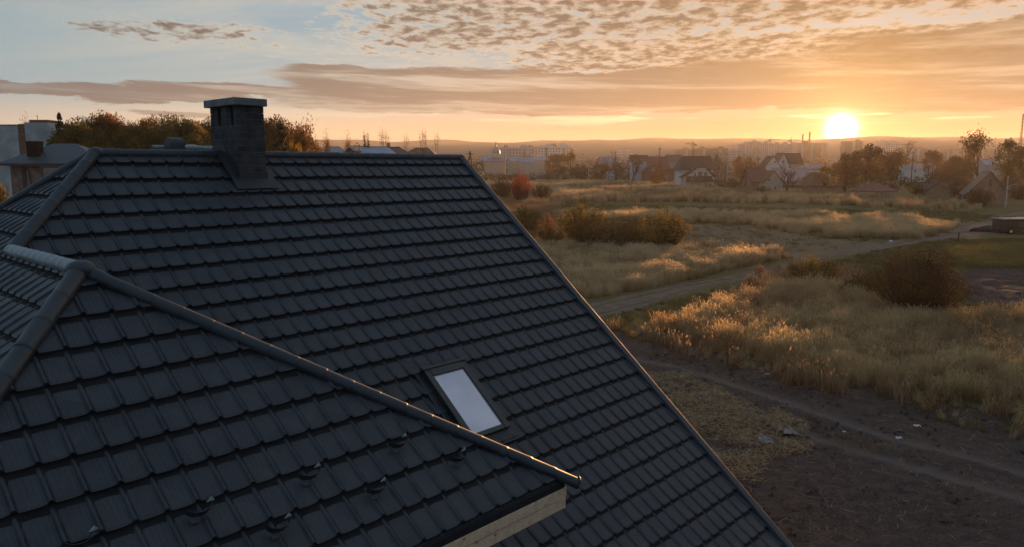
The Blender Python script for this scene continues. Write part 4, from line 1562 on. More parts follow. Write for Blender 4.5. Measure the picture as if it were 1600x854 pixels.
# clods and small stones turned up in the soil
cl = bpy.data.collections.new('clods')
M['clod'] = noisy('soil_clod', (0.075, 0.052, 0.044), 0.95, 0.45, 9.0, 0.01)
for s_ in range(4):
    bm = bmesh.new(); bmesh.ops.create_icosphere(bm, subdivisions=2, radius=0.07)
    rr_ = random.Random(s_)
    for vtx in bm.verts: vtx.co = Vector((vtx.co.x * 1.3, vtx.co.y, vtx.co.z * 0.7)) * rr_.uniform(0.6, 1.25)
    me = bpy.data.meshes.new('clod'); bm.to_mesh(me); bm.free(); me.materials.append(M['clod'])
    cl.objects.link(bpy.data.objects.new('clod', me))
pK = fill([(3, 14), (46, 14), (46, 32), (30, 39), (14, 44), (8, 41), (3, 25)], 9.0, 0.5, 41)
pK = pK[in_poly(pK[:, 0], pK[:, 1], SOIL)]
pK = pK[(fbm(pK[:, 0] * 0.6, pK[:, 1] * 0.6, 3, 43) > 0.38) & (line_dist(pK[:, 0], pK[:, 1], RUT1) > 0.3) & (line_dist(pK[:, 0], pK[:, 1], RUT2) > 0.3)]
o = scatter('soil_clods', 'rough clods of earth over the dark ploughed soil', cl, 4, pK, rng.uniform(0.3, 1.15, len(pK)) ** 1.5, 1.0)
o['category'] = 'clods'

# straw strewn over the soil by the gable, and scattered stalks
STRAWP = gpoly([(985, 575), (1050, 585), (1120, 615), (1190, 640), (1245, 668), (1240, 705), (1200, 735), (1180, 765), (1130, 745), (1060, 690)])


def strands(pts, lmin, lmax, wid, lift, seed):
    rr = np.random.default_rng(seed)
    n = len(pts)
    a = rr.uniform(0, 2 * pi, n); L = rr.uniform(lmin, lmax, n)
    cur = rr.normal(size=n) * 0.5
    V = np.zeros((n, 3, 2, 3))
    gx = pts[:, 0]; gy = pts[:, 1]
    zb_ = gz(gx, gy) + (fbm(gx * 2.6, gy * 2.6, 3, 21) - 0.5) * 0.16 + (fbm(gx * 0.5, gy * 0.5, 2, 5) - 0.5) * 0.25
    for k, t in enumerate((-0.5, 0.0, 0.5)):
        aa = a + cur * t
        x = gx + np.cos(aa) * L * t; y = gy + np.sin(aa) * L * t
        z = zb_ + 0.03 + lift * rr.random(n) * (1.0 if k == 1 else 0.6)
        for s, sg in enumerate((-1, 1)):
            V[:, k, s] = np.stack([x - np.sin(aa) * wid * sg, y + np.cos(aa) * wid * sg, z + 0.25 * wid * sg], 1)
    V = V.reshape(-1, 3)
    i = np.arange(n) * 6
    F_ = np.concatenate([np.stack([i, i + 1, i + 3, i + 2], 1), np.stack([i + 2, i + 3, i + 5, i + 4], 1)])
    return V, F_


p1 = fill(STRAWP, 95, 1.3, 20)
p1 = p1[fbm(p1[:, 0] * 0.9, p1[:, 1] * 0.9, 3, 77) > 0.33]
v1_, f1_ = strands(p1, 0.25, 0.8, 0.0075, 0.16, 1)
o = link('straw', np_mesh('straw', v1_, f1_), M['strawlitter'])
tag(o, 'matted yellow straw lying on the soil beside the roof verge', 'straw', None, 'stuff')
p2 = fill([(3, 14), (46, 14), (46, 30), (30, 38), (14, 43), (8, 40), (3, 25)], 2.6, 1.0, 22)
p2 = p2[(in_poly(p2[:, 0], p2[:, 1], SOIL)) & (fbm(p2[:, 0] * 0.4, p2[:, 1] * 0.4, 3, 90) > 0.42)]
p3 = fill(FRINGE, 6.0, 1.2, 24)
v1_, f1_ = strands(np.concatenate([p2, p3]), 0.12, 0.55, 0.006, 0.10, 2)
o = link('straw', np_mesh('straw', v1_, f1_), M['strawlitter'])
tag(o, 'loose straw stalks scattered over the dark ploughed soil', 'straw', None, 'stuff')
STRAWB = gpoly([(1270, 668), (1330, 676), (1400, 700), (1480, 715), (1470, 722), (1390, 712), (1300, 690)])
p4 = fill(STRAWB, 60, 0.8, 26)
v1_, f1_ = strands(p4, 0.2, 0.6, 0.007, 0.10, 3)
o = link('straw', np_mesh('straw', v1_, f1_), noisy('old_straw', (0.14, 0.09, 0.045), 0.9, 0.4, 6))
tag(o, 'thin brown straw strip along the tyre tracks in the soil', 'straw', None, 'stuff')


# ================================================================== TREES AND BUSHES
ROW = 'autumn broadleaf trees in the row behind the roof'
ROWL = 'tall %s broadleaf tree in the dense row beyond the house roof'
for (x, top, w, d, pr, lf) in ((112, 194, 62, 112, 'big', 'olive'), (138, 186, 56, 120, 'big2', 'olive'), (170, 181, 78, 124, 'big', 'rust'), (205, 193, 44, 118, 'big2', 'olive'),
                              (232, 187, 48, 126, 'big', 'rust'), (262, 181, 66, 122, 'big2', 'olive'), (294, 189, 58, 118, 'big', 'olive'), (318, 193, 50, 124, 'big2', 'rust'),
                              (345, 186, 60, 128, 'big', 'rust'), (385, 190, 56, 130, 'big2', 'rust'), (424, 187, 66, 122, 'big', 'rust'), (462, 197, 60, 126, 'big2', 'rust'), (150, 204, 46, 104, 'big2', 'olive'), (190, 210, 44, 106, 'big', 'olive'), (300, 212, 44, 104, 'big', 'olive')):
    dtree(pr, M[lf], x, top - 6, w * 1.4, d, ROWL % ('olive brown' if lf == 'olive' else 'rust coloured'), group=ROW + (', olive' if lf == 'olive' else ', rusty'), name='broadleaf_tree')
dtree('thinB', M['rust'], 470, 190, 56, 118, 'half bare rust coloured tree right of the chimney beyond the ridge', name='broadleaf_tree')
dtree('leafD', M['yellow'], 462, 214, 34, 105, 'low olive yellow tree beside the dark spruce right of the chimney', name='broadleaf_tree')
dtree('leafD', M['orange'], 275, 211, 38, 100, 'small bright orange tree left of the round roof vent', name='broadleaf_tree')
dtree('spruce', M['needle'], 92, 174, 92, 112, 'dark pointed spruce beside the white end wall', name='spruce_tree')
dtree('spruce', M['needle'], 438, 190, 105, 100, 'dark spruce right of the brick chimney', name='spruce_tree')
dtree('leafD', M['yellow'], -2, 276, 40, 60, 'bright yellow bush at the corner of the brick villa', name='yellow_bush', cat='bush')
dtree('thinB', M['orange'], 34, 186, 26, 150, 'thin tree top showing above the white end wall', name='broadleaf_tree')
LOWR = 'small autumn trees above the ridge'
for (x, top, w, d, pr, lf, lb) in (
        (513, 211, 20, 150, 'thinB', 'orange', 'small orange brown tree above the ridge right of the rusty row'),
        (541, 213, 18, 160, 'thinB', 'orange', 'slender thin crowned tree above a grey roof beyond the ridge'),
        (572, 197, 21, 150, 'pop', 'green', 'leafy dark green poplar standing over the pale blue shed roof'),
        (597, 204, 15, 155, 'popthin', 'brownscrub', 'half bare poplar, first of a pair right of the green poplar'),
        (609, 206, 15, 158, 'popthin', 'brownscrub', 'half bare poplar, second of a pair right of the green poplar'),
        (632, 211, 13, 160, 'popthin', 'brownscrub', 'short lone half bare poplar above the dark roofs'),
        (655, 204, 13, 165, 'popthin', 'brownscrub', 'tall thin poplar, taller of the close pair near the ridge end'),
        (664, 206, 11, 166, 'popthin', 'brownscrub', 'thin poplar just right of the tallest near the ridge end'),
        (679, 208, 12, 165, 'popthin', 'brownscrub', 'last bare poplar before the ridge end'),
        (550, 226, 40, 140, 'leafC', 'olive', 'low olive hedge tree between roofs beyond the ridge')):
    dtree(pr, M[lf], x, top, w, d, lb, name='poplar_tree' if 'poplar' in lb else 'broadleaf_tree')

MB_ = [('bareA', 'twig', 762, 281, 246, 34, 'bare brown tree by the blue roofed church hall'),
       ('bareC', 'twig', 817, 276, 234, 48, 'wide bare tree standing behind the red bush'),
       ('leafD', 'brownscrub', 872, 281, 240, 44, 'hazy brown tree left of the yellow tree'),
       ('leafC', 'yellow', 891, 283, 237, 24, 'tall yellow orange autumn tree behind the grass strip'),
       ('leafD', 'olive', 858, 279, 252, 18, 'small olive tree by the wooden pole'),
       ('bareB', 'twig', 963, 287, 236, 54, 'large dark bare tree in front of the white and red houses'),
       ('thinA', 'brownscrub', 988, 288, 243, 34, 'thin brown tree left of the red brick house'),
       ('leafD', 'brownscrub', 940, 286, 256, 40, 'brown thicket tree right of the concrete post'),
       ('leafD', 'brownscrub', 909, 285, 262, 30, 'brown thicket tree left of the concrete post'),
       ('bareA', 'twig', 1054, 292, 262, 22, 'small bare tree between red house and white gabled house'),
       ('bareB', 'twig', 1163, 299, 244, 44, 'bare tree right of the unfinished brick house'),
       ('leafD', 'russet', 1151, 288, 243, 16, 'dark russet tree beside the unfinished brick house'),
       ('bareC', 'twig', 1231, 304, 255, 50, 'bare spreading tree before the pink roofed houses'),
       ('thinA', 'brownscrub', 1272, 300, 262, 34, 'thin brown tree in the glare below the sun'),
       ('leafD', 'olive', 1292, 303, 258, 30, 'golden olive tree in the glare below the sun'),
       ('leafB', 'brownscrub', 1320, 300, 242, 44, 'broad dark tree directly beneath the sun'),
       ('leafA', 'brownscrub', 1352, 296, 228, 54, 'tallest dark round tree right of the sun'),
       ('leafC', 'brownscrub', 1392, 290, 236, 46, 'dark round tree behind the pole with glinting insulators'),
       ('thinA', 'brownscrub', 1416, 284, 224, 34, 'thin topped tree rising over the dark round trees'),
       ('leafD', 'brownscrub', 1456, 290, 234, 34, 'brown tree right of the pale two storey house'),
       ('leafB', 'brownscrub', 1492, 292, 246, 50, 'low brown tree left of the tall forked tree'),
       ('tallA', 'willow_dark', 1526, 300, 212, 62, 'tall open forked tree with dark leafy top'),
       ('leafB', 'green', 1571, 300, 221, 44, 'large dense dark green tree behind the gabled cottage'),
       ('leafA', 'green', 1604, 302, 222, 34, 'dark green tree at the foot of the lattice mast'),
       ('leafD', 'brownscrub', 1500, 312, 278, 36, 'brown shrub covered tree left of the gabled cottage')]
for (pr, lf, x, b, t, w, lb) in MB_:
    gtree(pr, M[lf], x, b, t, w, lb, name='bare_tree' if pr.startswith('bare') else 'broadleaf_tree', bark=M['twig'] if pr.startswith('bare') else None)
BU = [('bushB', 'red', 814, 318, 268, 40, 'bright red bush at the edge of the pale grass'),
      ('bushA', 'brownscrub', 785, 312, 278, 44, 'brown bush left of the red bush'),
      ('bushA', 'brownscrub', 846, 314, 286, 40, 'dull brown bush right of the red bush'),
      ('bushA', 'willow', 822, 364, 318, 66, 'yellow olive willow bush beside the roof verge'),
      ('bushB', 'willow', 912, 378, 314, 96, 'broad olive willow bush, leftmost of the roadside group'),
      ('bushB', 'willow_dark', 952, 393, 340, 100, 'low dark brown willow bush in front of the olive ones'),
      ('bushA', 'willow_dark', 992, 384, 336, 56, 'thin brown bush between two olive willow bushes'),
      ('bushB', 'willow', 1034, 392, 324, 104, 'golden olive willow bush at the right of the roadside group'),
      ('shrub', 'orange', 856, 376, 332, 34, 'orange leaved shrub between two willow bushes'),
      ('bushA', 'willow_dark', 858, 386, 352, 60, 'low brown shrub under the orange leaved shrub'),
      ('bushC', 'russet', 1430, 490, 380, 150, 'big round brown bush beside the dirt road'),
      ('bushB', 'willow', 1268, 448, 396, 96, 'low brown olive bush left of the big round one'),
      ('bushA', 'willow_dark', 1346, 468, 420, 70, 'small brown bush touching the big round one'),
      ('leafD', 'orange', 1026, 293, 270, 27, 'round orange brown bush by the red brick house'),
      ('shrub', 'orange', 929, 286, 268, 16, 'little orange bush right of the concrete post'),
      ('bushA', 'brownscrub', 1530, 323, 292, 52, 'reddish brown bush in front of the tan gabled cottage'),
      ('bushA', 'green', 1592, 312, 284, 40, 'dark bush right of the roadside post'),
      ('shrub', 'olive', 1432, 304, 286, 34, 'green bush beside the low sheds'),
      ('shrub', 'brownscrub', 1192, 306, 290, 30, 'low brown bush under the bare spreading tree'),
      ('shrub', 'brownscrub', 1110, 297, 288, 26, 'low brown scrub before the white gabled house'),
      ('shrub', 'brownscrub', 1395, 302, 290, 24, 'small brown shrub right of the hut with chimney')]
for (pr, lf, x, b, t, w, lb) in BU:
    gtree(pr, M[lf], x, b, t, w, lb, name='bush', cat='bush')
# dried flower heads above the grass near the road
WE = 'dried flowering weeds by the road'
for (x, b, h, w) in ((1187, 432, 14, 22), (1172, 446, 13, 26), (1214, 428, 12, 18), (1100, 394, 12, 14), (1132, 398, 11, 12), (1170, 402, 11, 14), (1195, 318, 9, 14), (1345, 489, 13, 20), (1320, 470, 12, 24), (1555, 488, 14, 30), (1590, 492, 15, 26), (1246, 452, 12, 26), (1080, 500, 13, 24)):
    gtree('shrub', M['pinkweed'], x, b, b - h * 1.6, w, 'dried pinkish flowering weed standing in the tall grass', name='weed_plant', cat='plant', group=WE)

# scrub belt in front of the hamlet
Cs = []
for (x0, x1, y0, y1, n, h0, h1) in ((738, 1065, 277, 284, 150, 1.5, 5.0), (738, 1180, 271, 277, 170, 3.0, 8.0), (738, 880, 269, 273, 110, 5.0, 10.0), (1120, 1330, 286, 300, 70, 1.0, 4.0), (1290, 1500, 279, 296, 110, 1.5, 5.0), (1480, 1640, 290, 312, 90, 1.2, 4.5), (1300, 1460, 270, 278, 120, 3.0, 8.0), (1450, 1640, 272, 288, 120, 3.0, 8.0)):
    for k in range(n):
        q = gp(rng.uniform(x0, x1), rng.uniform(y0, y1)); H = rng.uniform(h0, h1)
        c = rand_unit(60) * (rng.random(60) ** 0.45)[:, None] * np.array([H * 0.7, H * 0.6, H * 0.5])
        Cs.append(c + np.array([q.x, q.y, q.z + H * 0.42]))
for k in range(170):
    y = rng.uniform(60, 170); x = rng.uniform(-75, -0.10 * y)
    H = rng.uniform(1.5, 5.5)
    c = rand_unit(60) * (rng.random(60) ** 0.45)[:, None] * np.array([H * 0.7, H * 0.6, H * 0.5])
    Cs.append(c + np.array([x, y, float(gh(x, y)) + H * 0.42]))
Cs = np.concatenate(Cs)
lv, lf = leaf_quads(Cs, rng.uniform(0.18, 0.5, len(Cs)))
o = link('scrub', np_mesh('scrub', lv, lf), M['brownscrub'])
tag(o, 'brown scrub and hedges along the far side of the field', 'scrub', None, 'stuff')

# far woodland seen as one mass between the fields and the town
Cs = []
for (x0, x1, d, n, t0, t1) in ((735, 1600, 640, 2600, 243, 256), (900, 1180, 480, 1100, 248, 262), (1180, 1500, 430, 2600, 240, 268), (1440, 1640, 420, 1300, 243, 272), (480, 760, 520, 900, 246, 258), (1000, 1640, 900, 2200, 238, 250), (700, 1000, 900, 1200, 240, 250)):
    for k in range(n // 45):
        x = rng.uniform(x0, x1); dd = d * rng.uniform(0.9, 1.12)
        top = rng.uniform(t0, t1)
        q = at(x, top, dd); g = float(gh(q.x, q.y)); H = q.z - g
        c = rand_unit(45) * (rng.random(45) ** 0.4)[:, None] * np.array([H * 0.42, H * 0.42, H * 0.5])
        Cs.append(c + np.array([q.x, q.y, g + H * 0.5]))
Cs = np.concatenate(Cs)
lv, lf = leaf_quads(Cs, rng.uniform(0.8, 2.2, len(Cs)))
o = link('woodland', np_mesh('woodland', lv, lf), M['brownscrub'])
tag(o, 'hazy brown woodland between the far houses and the town blocks', 'woodland', None, 'stuff')

# ================================================================== BUILDINGS
def wm(name, c, var=0.12, scale=1.2, rough=0.9): return noisy(name, c, rough, var, scale)


W_ = dict(white=wm('white_render', (0.55, 0.54, 0.52)), cream=wm('cream_render', (0.42, 0.36, 0.29)), brick=wm('red_brick_wall', (0.20, 0.095, 0.065)),
          tan=wm('tan_block_wall', (0.26, 0.17, 0.115)), grey=wm('grey_render', (0.30, 0.29, 0.29)), conc=wm('bare_concrete_wall', (0.36, 0.37, 0.37), 0.2, 0.5),
          pale=wm('pale_panel_wall', (0.42, 0.38, 0.36), 0.1, 0.1), blue=wm('pale_blue_render', (0.40, 0.44, 0.50)))
R_ = dict(brown=wm('brown_tile_roof', (0.060, 0.038, 0.034), 0.2, 2.0, 0.7), red=wm('red_sheet_roof', (0.17, 0.055, 0.045), 0.2, 1.0, 0.6), dark=wm('dark_sheet_roof', (0.04, 0.04, 0.045), 0.2, 1.0, 0.6),
          blue=wm('blue_sheet_roof', (0.18, 0.23, 0.30), 0.15, 0.6, 0.45), pink=wm('dusty_pink_roof', (0.36, 0.25, 0.23), 0.12, 0.8, 0.7), rust=wm('rusty_roof', (0.13, 0.065, 0.045), 0.25, 0.8),
          grey=wm('grey_slate_roof', (0.20, 0.20, 0.22), 0.15, 0.8, 0.6))
M['win'] = glass_mat('house_window_pane', (0.03, 0.03, 0.033), 0.12)
M['wframe'] = wm('window_frame_white', (0.50, 0.48, 0.45))
M['dframe'] = wm('window_frame_brown', (0.10, 0.06, 0.04))
M['timber'] = wm('new_rafter_timber', (0.46, 0.33, 0.21), 0.15, 2.0)


def windows(parent, wins, d2, frame):
    """windows in the front wall: (x, z, w, h), each a frame with a pane"""
    for (x, z, w, h) in wins:
        f = MB()
        t = 0.09
        f.box(x - w / 2, x - w / 2 + t, d2 - 0.05, d2 + 0.05, z, z + h).box(x + w / 2 - t, x + w / 2, d2 - 0.05, d2 + 0.05, z, z + h)
        f.box(x - w / 2 + t, x + w / 2 - t, d2 - 0.05, d2 + 0.05, z, z + t).box(x - w / 2 + t, x + w / 2 - t, d2 - 0.05, d2 + 0.05, z + h - t, z + h)
        o = f.build('window', frame, parent)
        MB().box(x - w / 2 + t, x + w / 2 - t, d2 - 0.015, d2 + 0.03, z + t, z + h - t).build('pane', M['win'], o)


def bhouse(name, label, pos, rz, w, d, eave, ridge, wall, roof, axis='x', wins=(), chimney=None, hip=0.0, over=0.4, frame=None, th=0.18, cat='house'):
    """gabled or hipped house; local -y is its front; chimney: (x, y, size, top)"""
    h = empty(name, pos, rz)
    tag(h, label, cat)
    a, b = (w / 2, d / 2) if axis == 'x' else (d / 2, w / 2)      # a half length along ridge, b half span
    R = (lambda x, y, z: (x, y, z)) if axis == 'x' else (lambda x, y, z: (y, x, z))
    mb = MB()
    if hip:
        mb.box(-w / 2, w / 2, -d / 2, d / 2, -0.5, eave)
    else:
        mb.prism([R(-a, -b, -0.5), R(-a, b, -0.5), R(-a, b, eave), R(-a, 0, ridge - 0.05), R(-a, -b, eave)], Vector(R(2 * a, 0, 0)))
    mb.build('wall', wall, h)
    s = (ridge - eave) / b
    rb = MB()
    e = eave - s * over
    ax, bx = a + over, b + over
    rx = ax - hip * bx if hip else ax
    up_ = Vector((0, 0, th))
    for sg in (-1, 1):
        rb.prism([R(-ax, sg * bx, e), R(ax, sg * bx, e), R(rx, 0, ridge), R(-rx, 0, ridge)], up_)
        if hip: rb.prism([R(sg * ax, -bx, e), R(sg * ax, bx, e), R(sg * rx, 0, ridge)], up_)
    ro = rb.build('roof', roof, h)
    MB().box(*( (-rx, rx, -0.12, 0.12) if axis == 'x' else (-0.12, 0.12, -rx, rx)), ridge + th - 0.02, ridge + th + 0.08).build('ridge_cap', roof, ro)
    if chimney:
        cx_, cy_, cs, ct = chimney
        c = MB().box(cx_ - cs / 2, cx_ + cs / 2, cy_ - cs / 2, cy_ + cs / 2, eave, ct - 0.15)
        c.box(cx_ - cs / 2 - .06, cx_ + cs / 2 + .06, cy_ - cs / 2 - .06, cy_ + cs / 2 + .06, ct - 0.148, ct)
        c.build('chimney', W_['brick'], h)
    windows(h, wins, -d / 2, frame or M['wframe'])
    return h


def hpx(name, label, x0, x1, base, eave_y, top_y, depth_m, rz, wall, roof, dist=None, wins=(), **kw):
    """house from its picture box: width, eave and ridge rows; stands on the ground at row base (or at a distance)"""
    xc = (x0 + x1) / 2
    if dist is None: p = gp(xc, base)
    else:
        q = at(xc, 300, dist); p = Vector((q.x, q.y, float(gh(q.x, q.y))))
    s = p.y / (FPX * cos(PITCH))
    z = lambda yy: at(xc, yy, p.y).z - p.z
    w = (x1 - x0) * s / (1 if abs(rz) < 0.2 else cos(rz) + 0.0)
    return bhouse(name, label, p, rz, w, depth_m, max(z(eave_y), 1.5), z(top_y), wall, roof, wins=[(a * w, z(b), c * w, (b - e) * s) for (a, b, c, e) in wins], **kw)


# --- white gabled house with brown mansard-like roof
p = gp(1090, 294); s = p.y / (FPX * cos(PITCH))
zz = lambda yy: at(1090, yy, p.y).z - p.z
h = empty('gabled_house', p, 0.0)
tag(h, 'white gabled house under a large dark brown roof facing the field', 'house')
X_ = lambda px: (px - 1090) * s
MB().box(X_(1064), X_(1113), 0.0, 10, -0.5, zz(265)).build('wall', W_['white'], h)
rb = MB()
rb.prism([(X_(1061), -0.6, zz(266)), (X_(1117), -0.6, zz(266)), (X_(1114), 5, zz(245)), (X_(1069), 5, zz(245))], (0, 0, 0.25))
rb.prism([(X_(1061), 10.6, zz(266)), (X_(1117), 10.6, zz(266)), (X_(1114), 5, zz(245)), (X_(1069), 5, zz(245))], (0, 0, 0.25))
rb.prism([(X_(1061), -0.6, zz(266)), (X_(1061), 10.6, zz(266)), (X_(1069), 5, zz(245))], (0, 0, 0.25))
rb.prism([(X_(1117), -0.6, zz(266)), (X_(1117), 10.6, zz(266)), (X_(1114), 5, zz(245))], (0, 0, 0.25))
rb.build('roof', R_['brown'], h)
g = MB().prism([(X_(1068), -2.2, zz(277)), (X_(1111), -2.2, zz(277)), (X_(1098), -2.2, zz(262.5)), (X_(1088), -2.2, zz(262.5))], (0, 2.2, 0))
g.box(X_(1066), X_(1112), -2.2, 0, -0.5, zz(277.2)).build('front_gable', W_['white'], h)
gr = MB()
for (xa, ya, xb, yb) in ((1061, 278, 1087, 261.8), (1113.5, 277, 1099, 261.8), (1087, 261.8, 1099, 261.8)):
    gr.prism([(X_(xa), -2.9, zz(ya)), (X_(xb), -2.9, zz(yb)), (X_(xb), 0.6, zz(yb)), (X_(xa), 0.6, zz(ya))], (0, 0, 0.3))
gr.build('gable_roof', R_['brown'], h)
MB().prism([(X_(1068), -3.6, zz(284.5)), (X_(1110), -3.6, zz(284.5)), (X_(1109), -2.2, zz(276.5)), (X_(1070), -2.2, zz(276.5))], (0, 0, 0.22)).build('porch_roof', R_['brown'], h)
MB().box(X_(1070), X_(1109), -3.2, -2.21, -0.5, zz(285)).build('porch_wall', W_['cream'], h)
MB().box(X_(1111), X_(1127), -2.0, 4, -0.5, zz(282)).build('annex_wall', W_['tan'], h)
MB().prism([(X_(1110), -2.5, zz(283)), (X_(1128.5), -2.5, zz(283)), (X_(1120), 1, zz(275)), (X_(1111), 1, zz(275))], (0, 0, 0.2)).build('annex_roof', R_['brown'], h)
windows(h, [(X_(1083), zz(275.5), 2.0 * s, 5 * s), (X_(1090.7), zz(275.3), 6 * s, 6.2 * s), (X_(1098.8), zz(275.5), 4 * s, 5 * s)], -2.2, M['dframe'])
windows(h, [(X_(1077.5), zz(290), 3 * s, 3.6 * s), (X_(1088), zz(290.5), 4 * s, 3.8 * s), (X_(1098), zz(290.5), 4 * s, 3.8 * s), (X_(1104.5), zz(290.5), 2.6 * s, 3.8 * s)], -3.2, M['dframe'])

# --- unfinished brick house with open rafters
p = gp(1132, 294); s = p.y / (FPX * cos(PITCH)); p = p + Vector((0, 6, 0))
zz = lambda yy: at(1132, yy, p.y).z - p.z
X_ = lambda px: (px - 1132) * s
h = empty('unfinished_house', p)
tag(h, 'unfinished brick house with bare rafters beside the white gabled house', 'house')
MB().box(X_(1117), X_(1143), 0, 9, -0.5, zz(261)).prism([(X_(1117), 0.02, zz(261)), (X_(1143), 0.02, zz(261)), (X_(1124), 0.02, zz(241))], (0, 0.3, 0)).build('wall', W_['tan'], h)
for x in (1131, 1136.5, 1142.5):
    MB().box(X_(x) - 0.18, X_(x) + 0.18, -0.5, -0.1, -0.5, zz(258)).build('post', M['timber'], h)
for k in range(10):
    y0 = -0.3 + k * 1.0
    xa = 1119 + 3.2 * k
    MB().tube([(X_(xa + 3), y0, zz(241.0)), (X_(xa - 2.0), y0 + 0.3, zz(263))], 0.13, 4).build('rafter', M['timber'], h)
MB().tube([(X_(1122), -0.4, zz(240.5)), (X_(1148), 4.0, zz(239.5))], 0.14, 4).build('ridge_beam', M['timber'], h)
MB().tube([(X_(1126), -0.6, zz(247)), (X_(1141), -0.5, zz(259))], 0.16, 4).build('verge_rafter', M['timber'], h)
windows(h, [(X_(1129.5), zz(266), 2.4 * s, 4.5 * s), (X_(1128.5), zz(281), 3 * s, 5 * s)], 0.0, M['dframe'])

# --- the other houses of the hamlet
hpx('brick_house', 'red brick house with low red roof and sunlit corner by the tall wooden pole', 1010, 1047, 284, 264, 246, 9, 0.25, W_['brick'], R_['red'], axis='x', wins=((-0.25, 268, 0.10, 262), (0.2, 281, 0.1, 275)))
hpx('brick_house', 'small brick house front left of the tall wooden pole', 1005, 1030, 288, 268, 256, 8, 0.0, W_['brick'], R_['rust'], axis='y', wins=((0.0, 268, 0.16, 262),))
hpx('white_house', 'white and pale blue upper storey house with brown gable roof', 984, 1009, 282, 252, 243.5, 9, -0.15, W_['blue'], R_['brown'], axis='x', dist=330, wins=((-0.2, 258, 0.12, 254), (0.2, 258, 0.12, 254)))
hpx('grey_house', 'grey walled house with dark roof behind the red brick house', 1040, 1062, 282, 252, 243, 9, 0.2, W_['grey'], R_['dark'], axis='x', dist=380)
hpx('shed', 'low shed with pale blue roof left of the big bare tree', 948, 960, 284, 275, 270, 5, 0.1, W_['grey'], R_['blue'], cat='shed')
hpx('cottage', 'small cottage with grey roof hidden behind the big bare tree', 936, 956, 280, 254, 246, 8, 0.1, W_['grey'], R_['grey'], axis='x', dist=420)
hpx('brick_house', 'low house with dull red roof right of the bare tree', 1166, 1192, 299, 283, 264, 9, 0.0, W_['tan'], R_['red'], axis='x', wins=((0.25, 296, 0.12, 289),))
hpx('brick_house', 'brown gabled house front with pale base in the glare', 1186, 1214, 300, 284, 268, 9, 0.0, W_['cream'], R_['rust'], axis='y', wins=((0.1, 296, 0.12, 291), (-0.25, 284, 0.1, 279)))
hpx('brick_house', 'house with wide dusty pink roof behind the spreading bare tree', 1206, 1258, 296, 282, 264, 9, 0.0, W_['tan'], R_['pink'], axis='x')
hpx('white_house', 'white gabled house with steep roof, left of a pair on the skyline', 1188, 1213, 282, 262, 245, 9, 0.0, W_['white'], R_['rust'], axis='y', dist=330, wins=((0.1, 256, 0.10, 252),))
hpx('white_house', 'white gabled house with long brown roof, right of a pair on the skyline', 1206, 1226, 280, 260, 240, 9, 0.0, W_['white'], R_['brown'], axis='y', dist=350, wins=((0, 255, 0.16, 251),))
hpx('brick_house', 'long brown roofed house joined right of the skyline pair', 1222, 1246, 280, 256, 240.5, 9, 0.0, W_['cream'], R_['brown'], axis='x', dist=356)
hpx('white_house', 'pale pink walled house with light roof under the sun', 1248, 1291, 284, 265, 256, 10, 0.0, W_['white'], R_['pink'], axis='x', hip=0.6, dist=300, wins=((-0.25, 274, 0.1, 269), (0.05, 276, 0.12, 270)))
hpx('brick_house', 'brown hip roofed house just left of the sunlit trees', 1246, 1304, 300, 290, 271, 10, 0.0, W_['tan'], R_['rust'], hip=0.9)
hpx('hut', 'small hut with red roof and dark chimney in the field glare', 1345, 1386, 307, 304, 287, 7, 0.35, W_['cream'], R_['red'], hip=0.8, chimney=None)
hpx('pale_house', 'pale two storey house with gable and pink roof beyond the pole', 1410, 1453, 284, 264, 256, 9, -0.1, W_['white'], R_['pink'], axis='x', wins=((-0.2, 270, 0.06, 265), (0.12, 269, 0.06, 264), (0.25, 269, 0.06, 264)))
hpx('cottage', 'small low gabled cottage left of the pole with glinting insulators', 1396, 1421, 282, 269, 262, 8, 0.0, W_['cream'], R_['grey'], axis='y', wins=((0, 272, 0.1, 268),))
hpx('shed', 'long low dark shed with pale roof edge left of the gabled cottage', 1462, 1506, 310, 299, 287, 7, 0.3, W_['tan'], R_['rust'], cat='shed')
hpx('shed', 'low lean shed behind the green bush', 1438, 1480, 304, 296, 287, 6, 0.0, W_['tan'], R_['dark'], cat='shed')
hpx('shed', 'shed with bright pale blue roof behind the tall forked tree', 1528, 1554, 292, 258, 249.5, 8, 0.0, W_['grey'], R_['blue'], dist=330, cat='shed')
c = hpx('gabled_cottage', 'tan walled gabled cottage with dark roof and attic window near the field edge', 1512, 1562, 318, 301, 270, 7, -0.35, W_['tan'], R_['dark'], axis='y', over=0.5, chimney=(1.3, 1.0, 0.7, 7.0), wins=((0.02, 291, 0.075, 281), (-0.2, 284, 0.03, 281)), frame=M['dframe'])
hpx('cottage', 'dark roofed cottage half hidden beside the roadside post', 1584, 1622, 308, 294, 286, 8, 0.2, W_['cream'], R_['dark'], axis='x')
# roofs beyond the ridge
hpx('grey_roof_house', 'house with weathered grey roof beyond the ridge', 498, 550, 300, 240, 231, 9, 0.0, W_['grey'], R_['grey'], dist=172, hip=0.6)
hpx('shed', 'building with pale blue gable roof under the green poplar', 554, 602, 300, 241, 231, 9, 0.5, W_['brick'], R_['blue'], dist=150, cat='shed')
hpx('dark_roof_house', 'dark roofed house with chimney stubs below the poplar pair', 588, 640, 300, 241, 231.5, 10, 0.1, W_['brick'], R_['brown'], dist=185, hip=0.5, chimney=(-0.8, 0, 0.7, 13.9))
hpx('orange_house', 'small orange walled house between the tall poplars', 640, 680, 300, 241, 233, 9, 0.0, W_['brick'], R_['rust'], dist=190, hip=0.4)

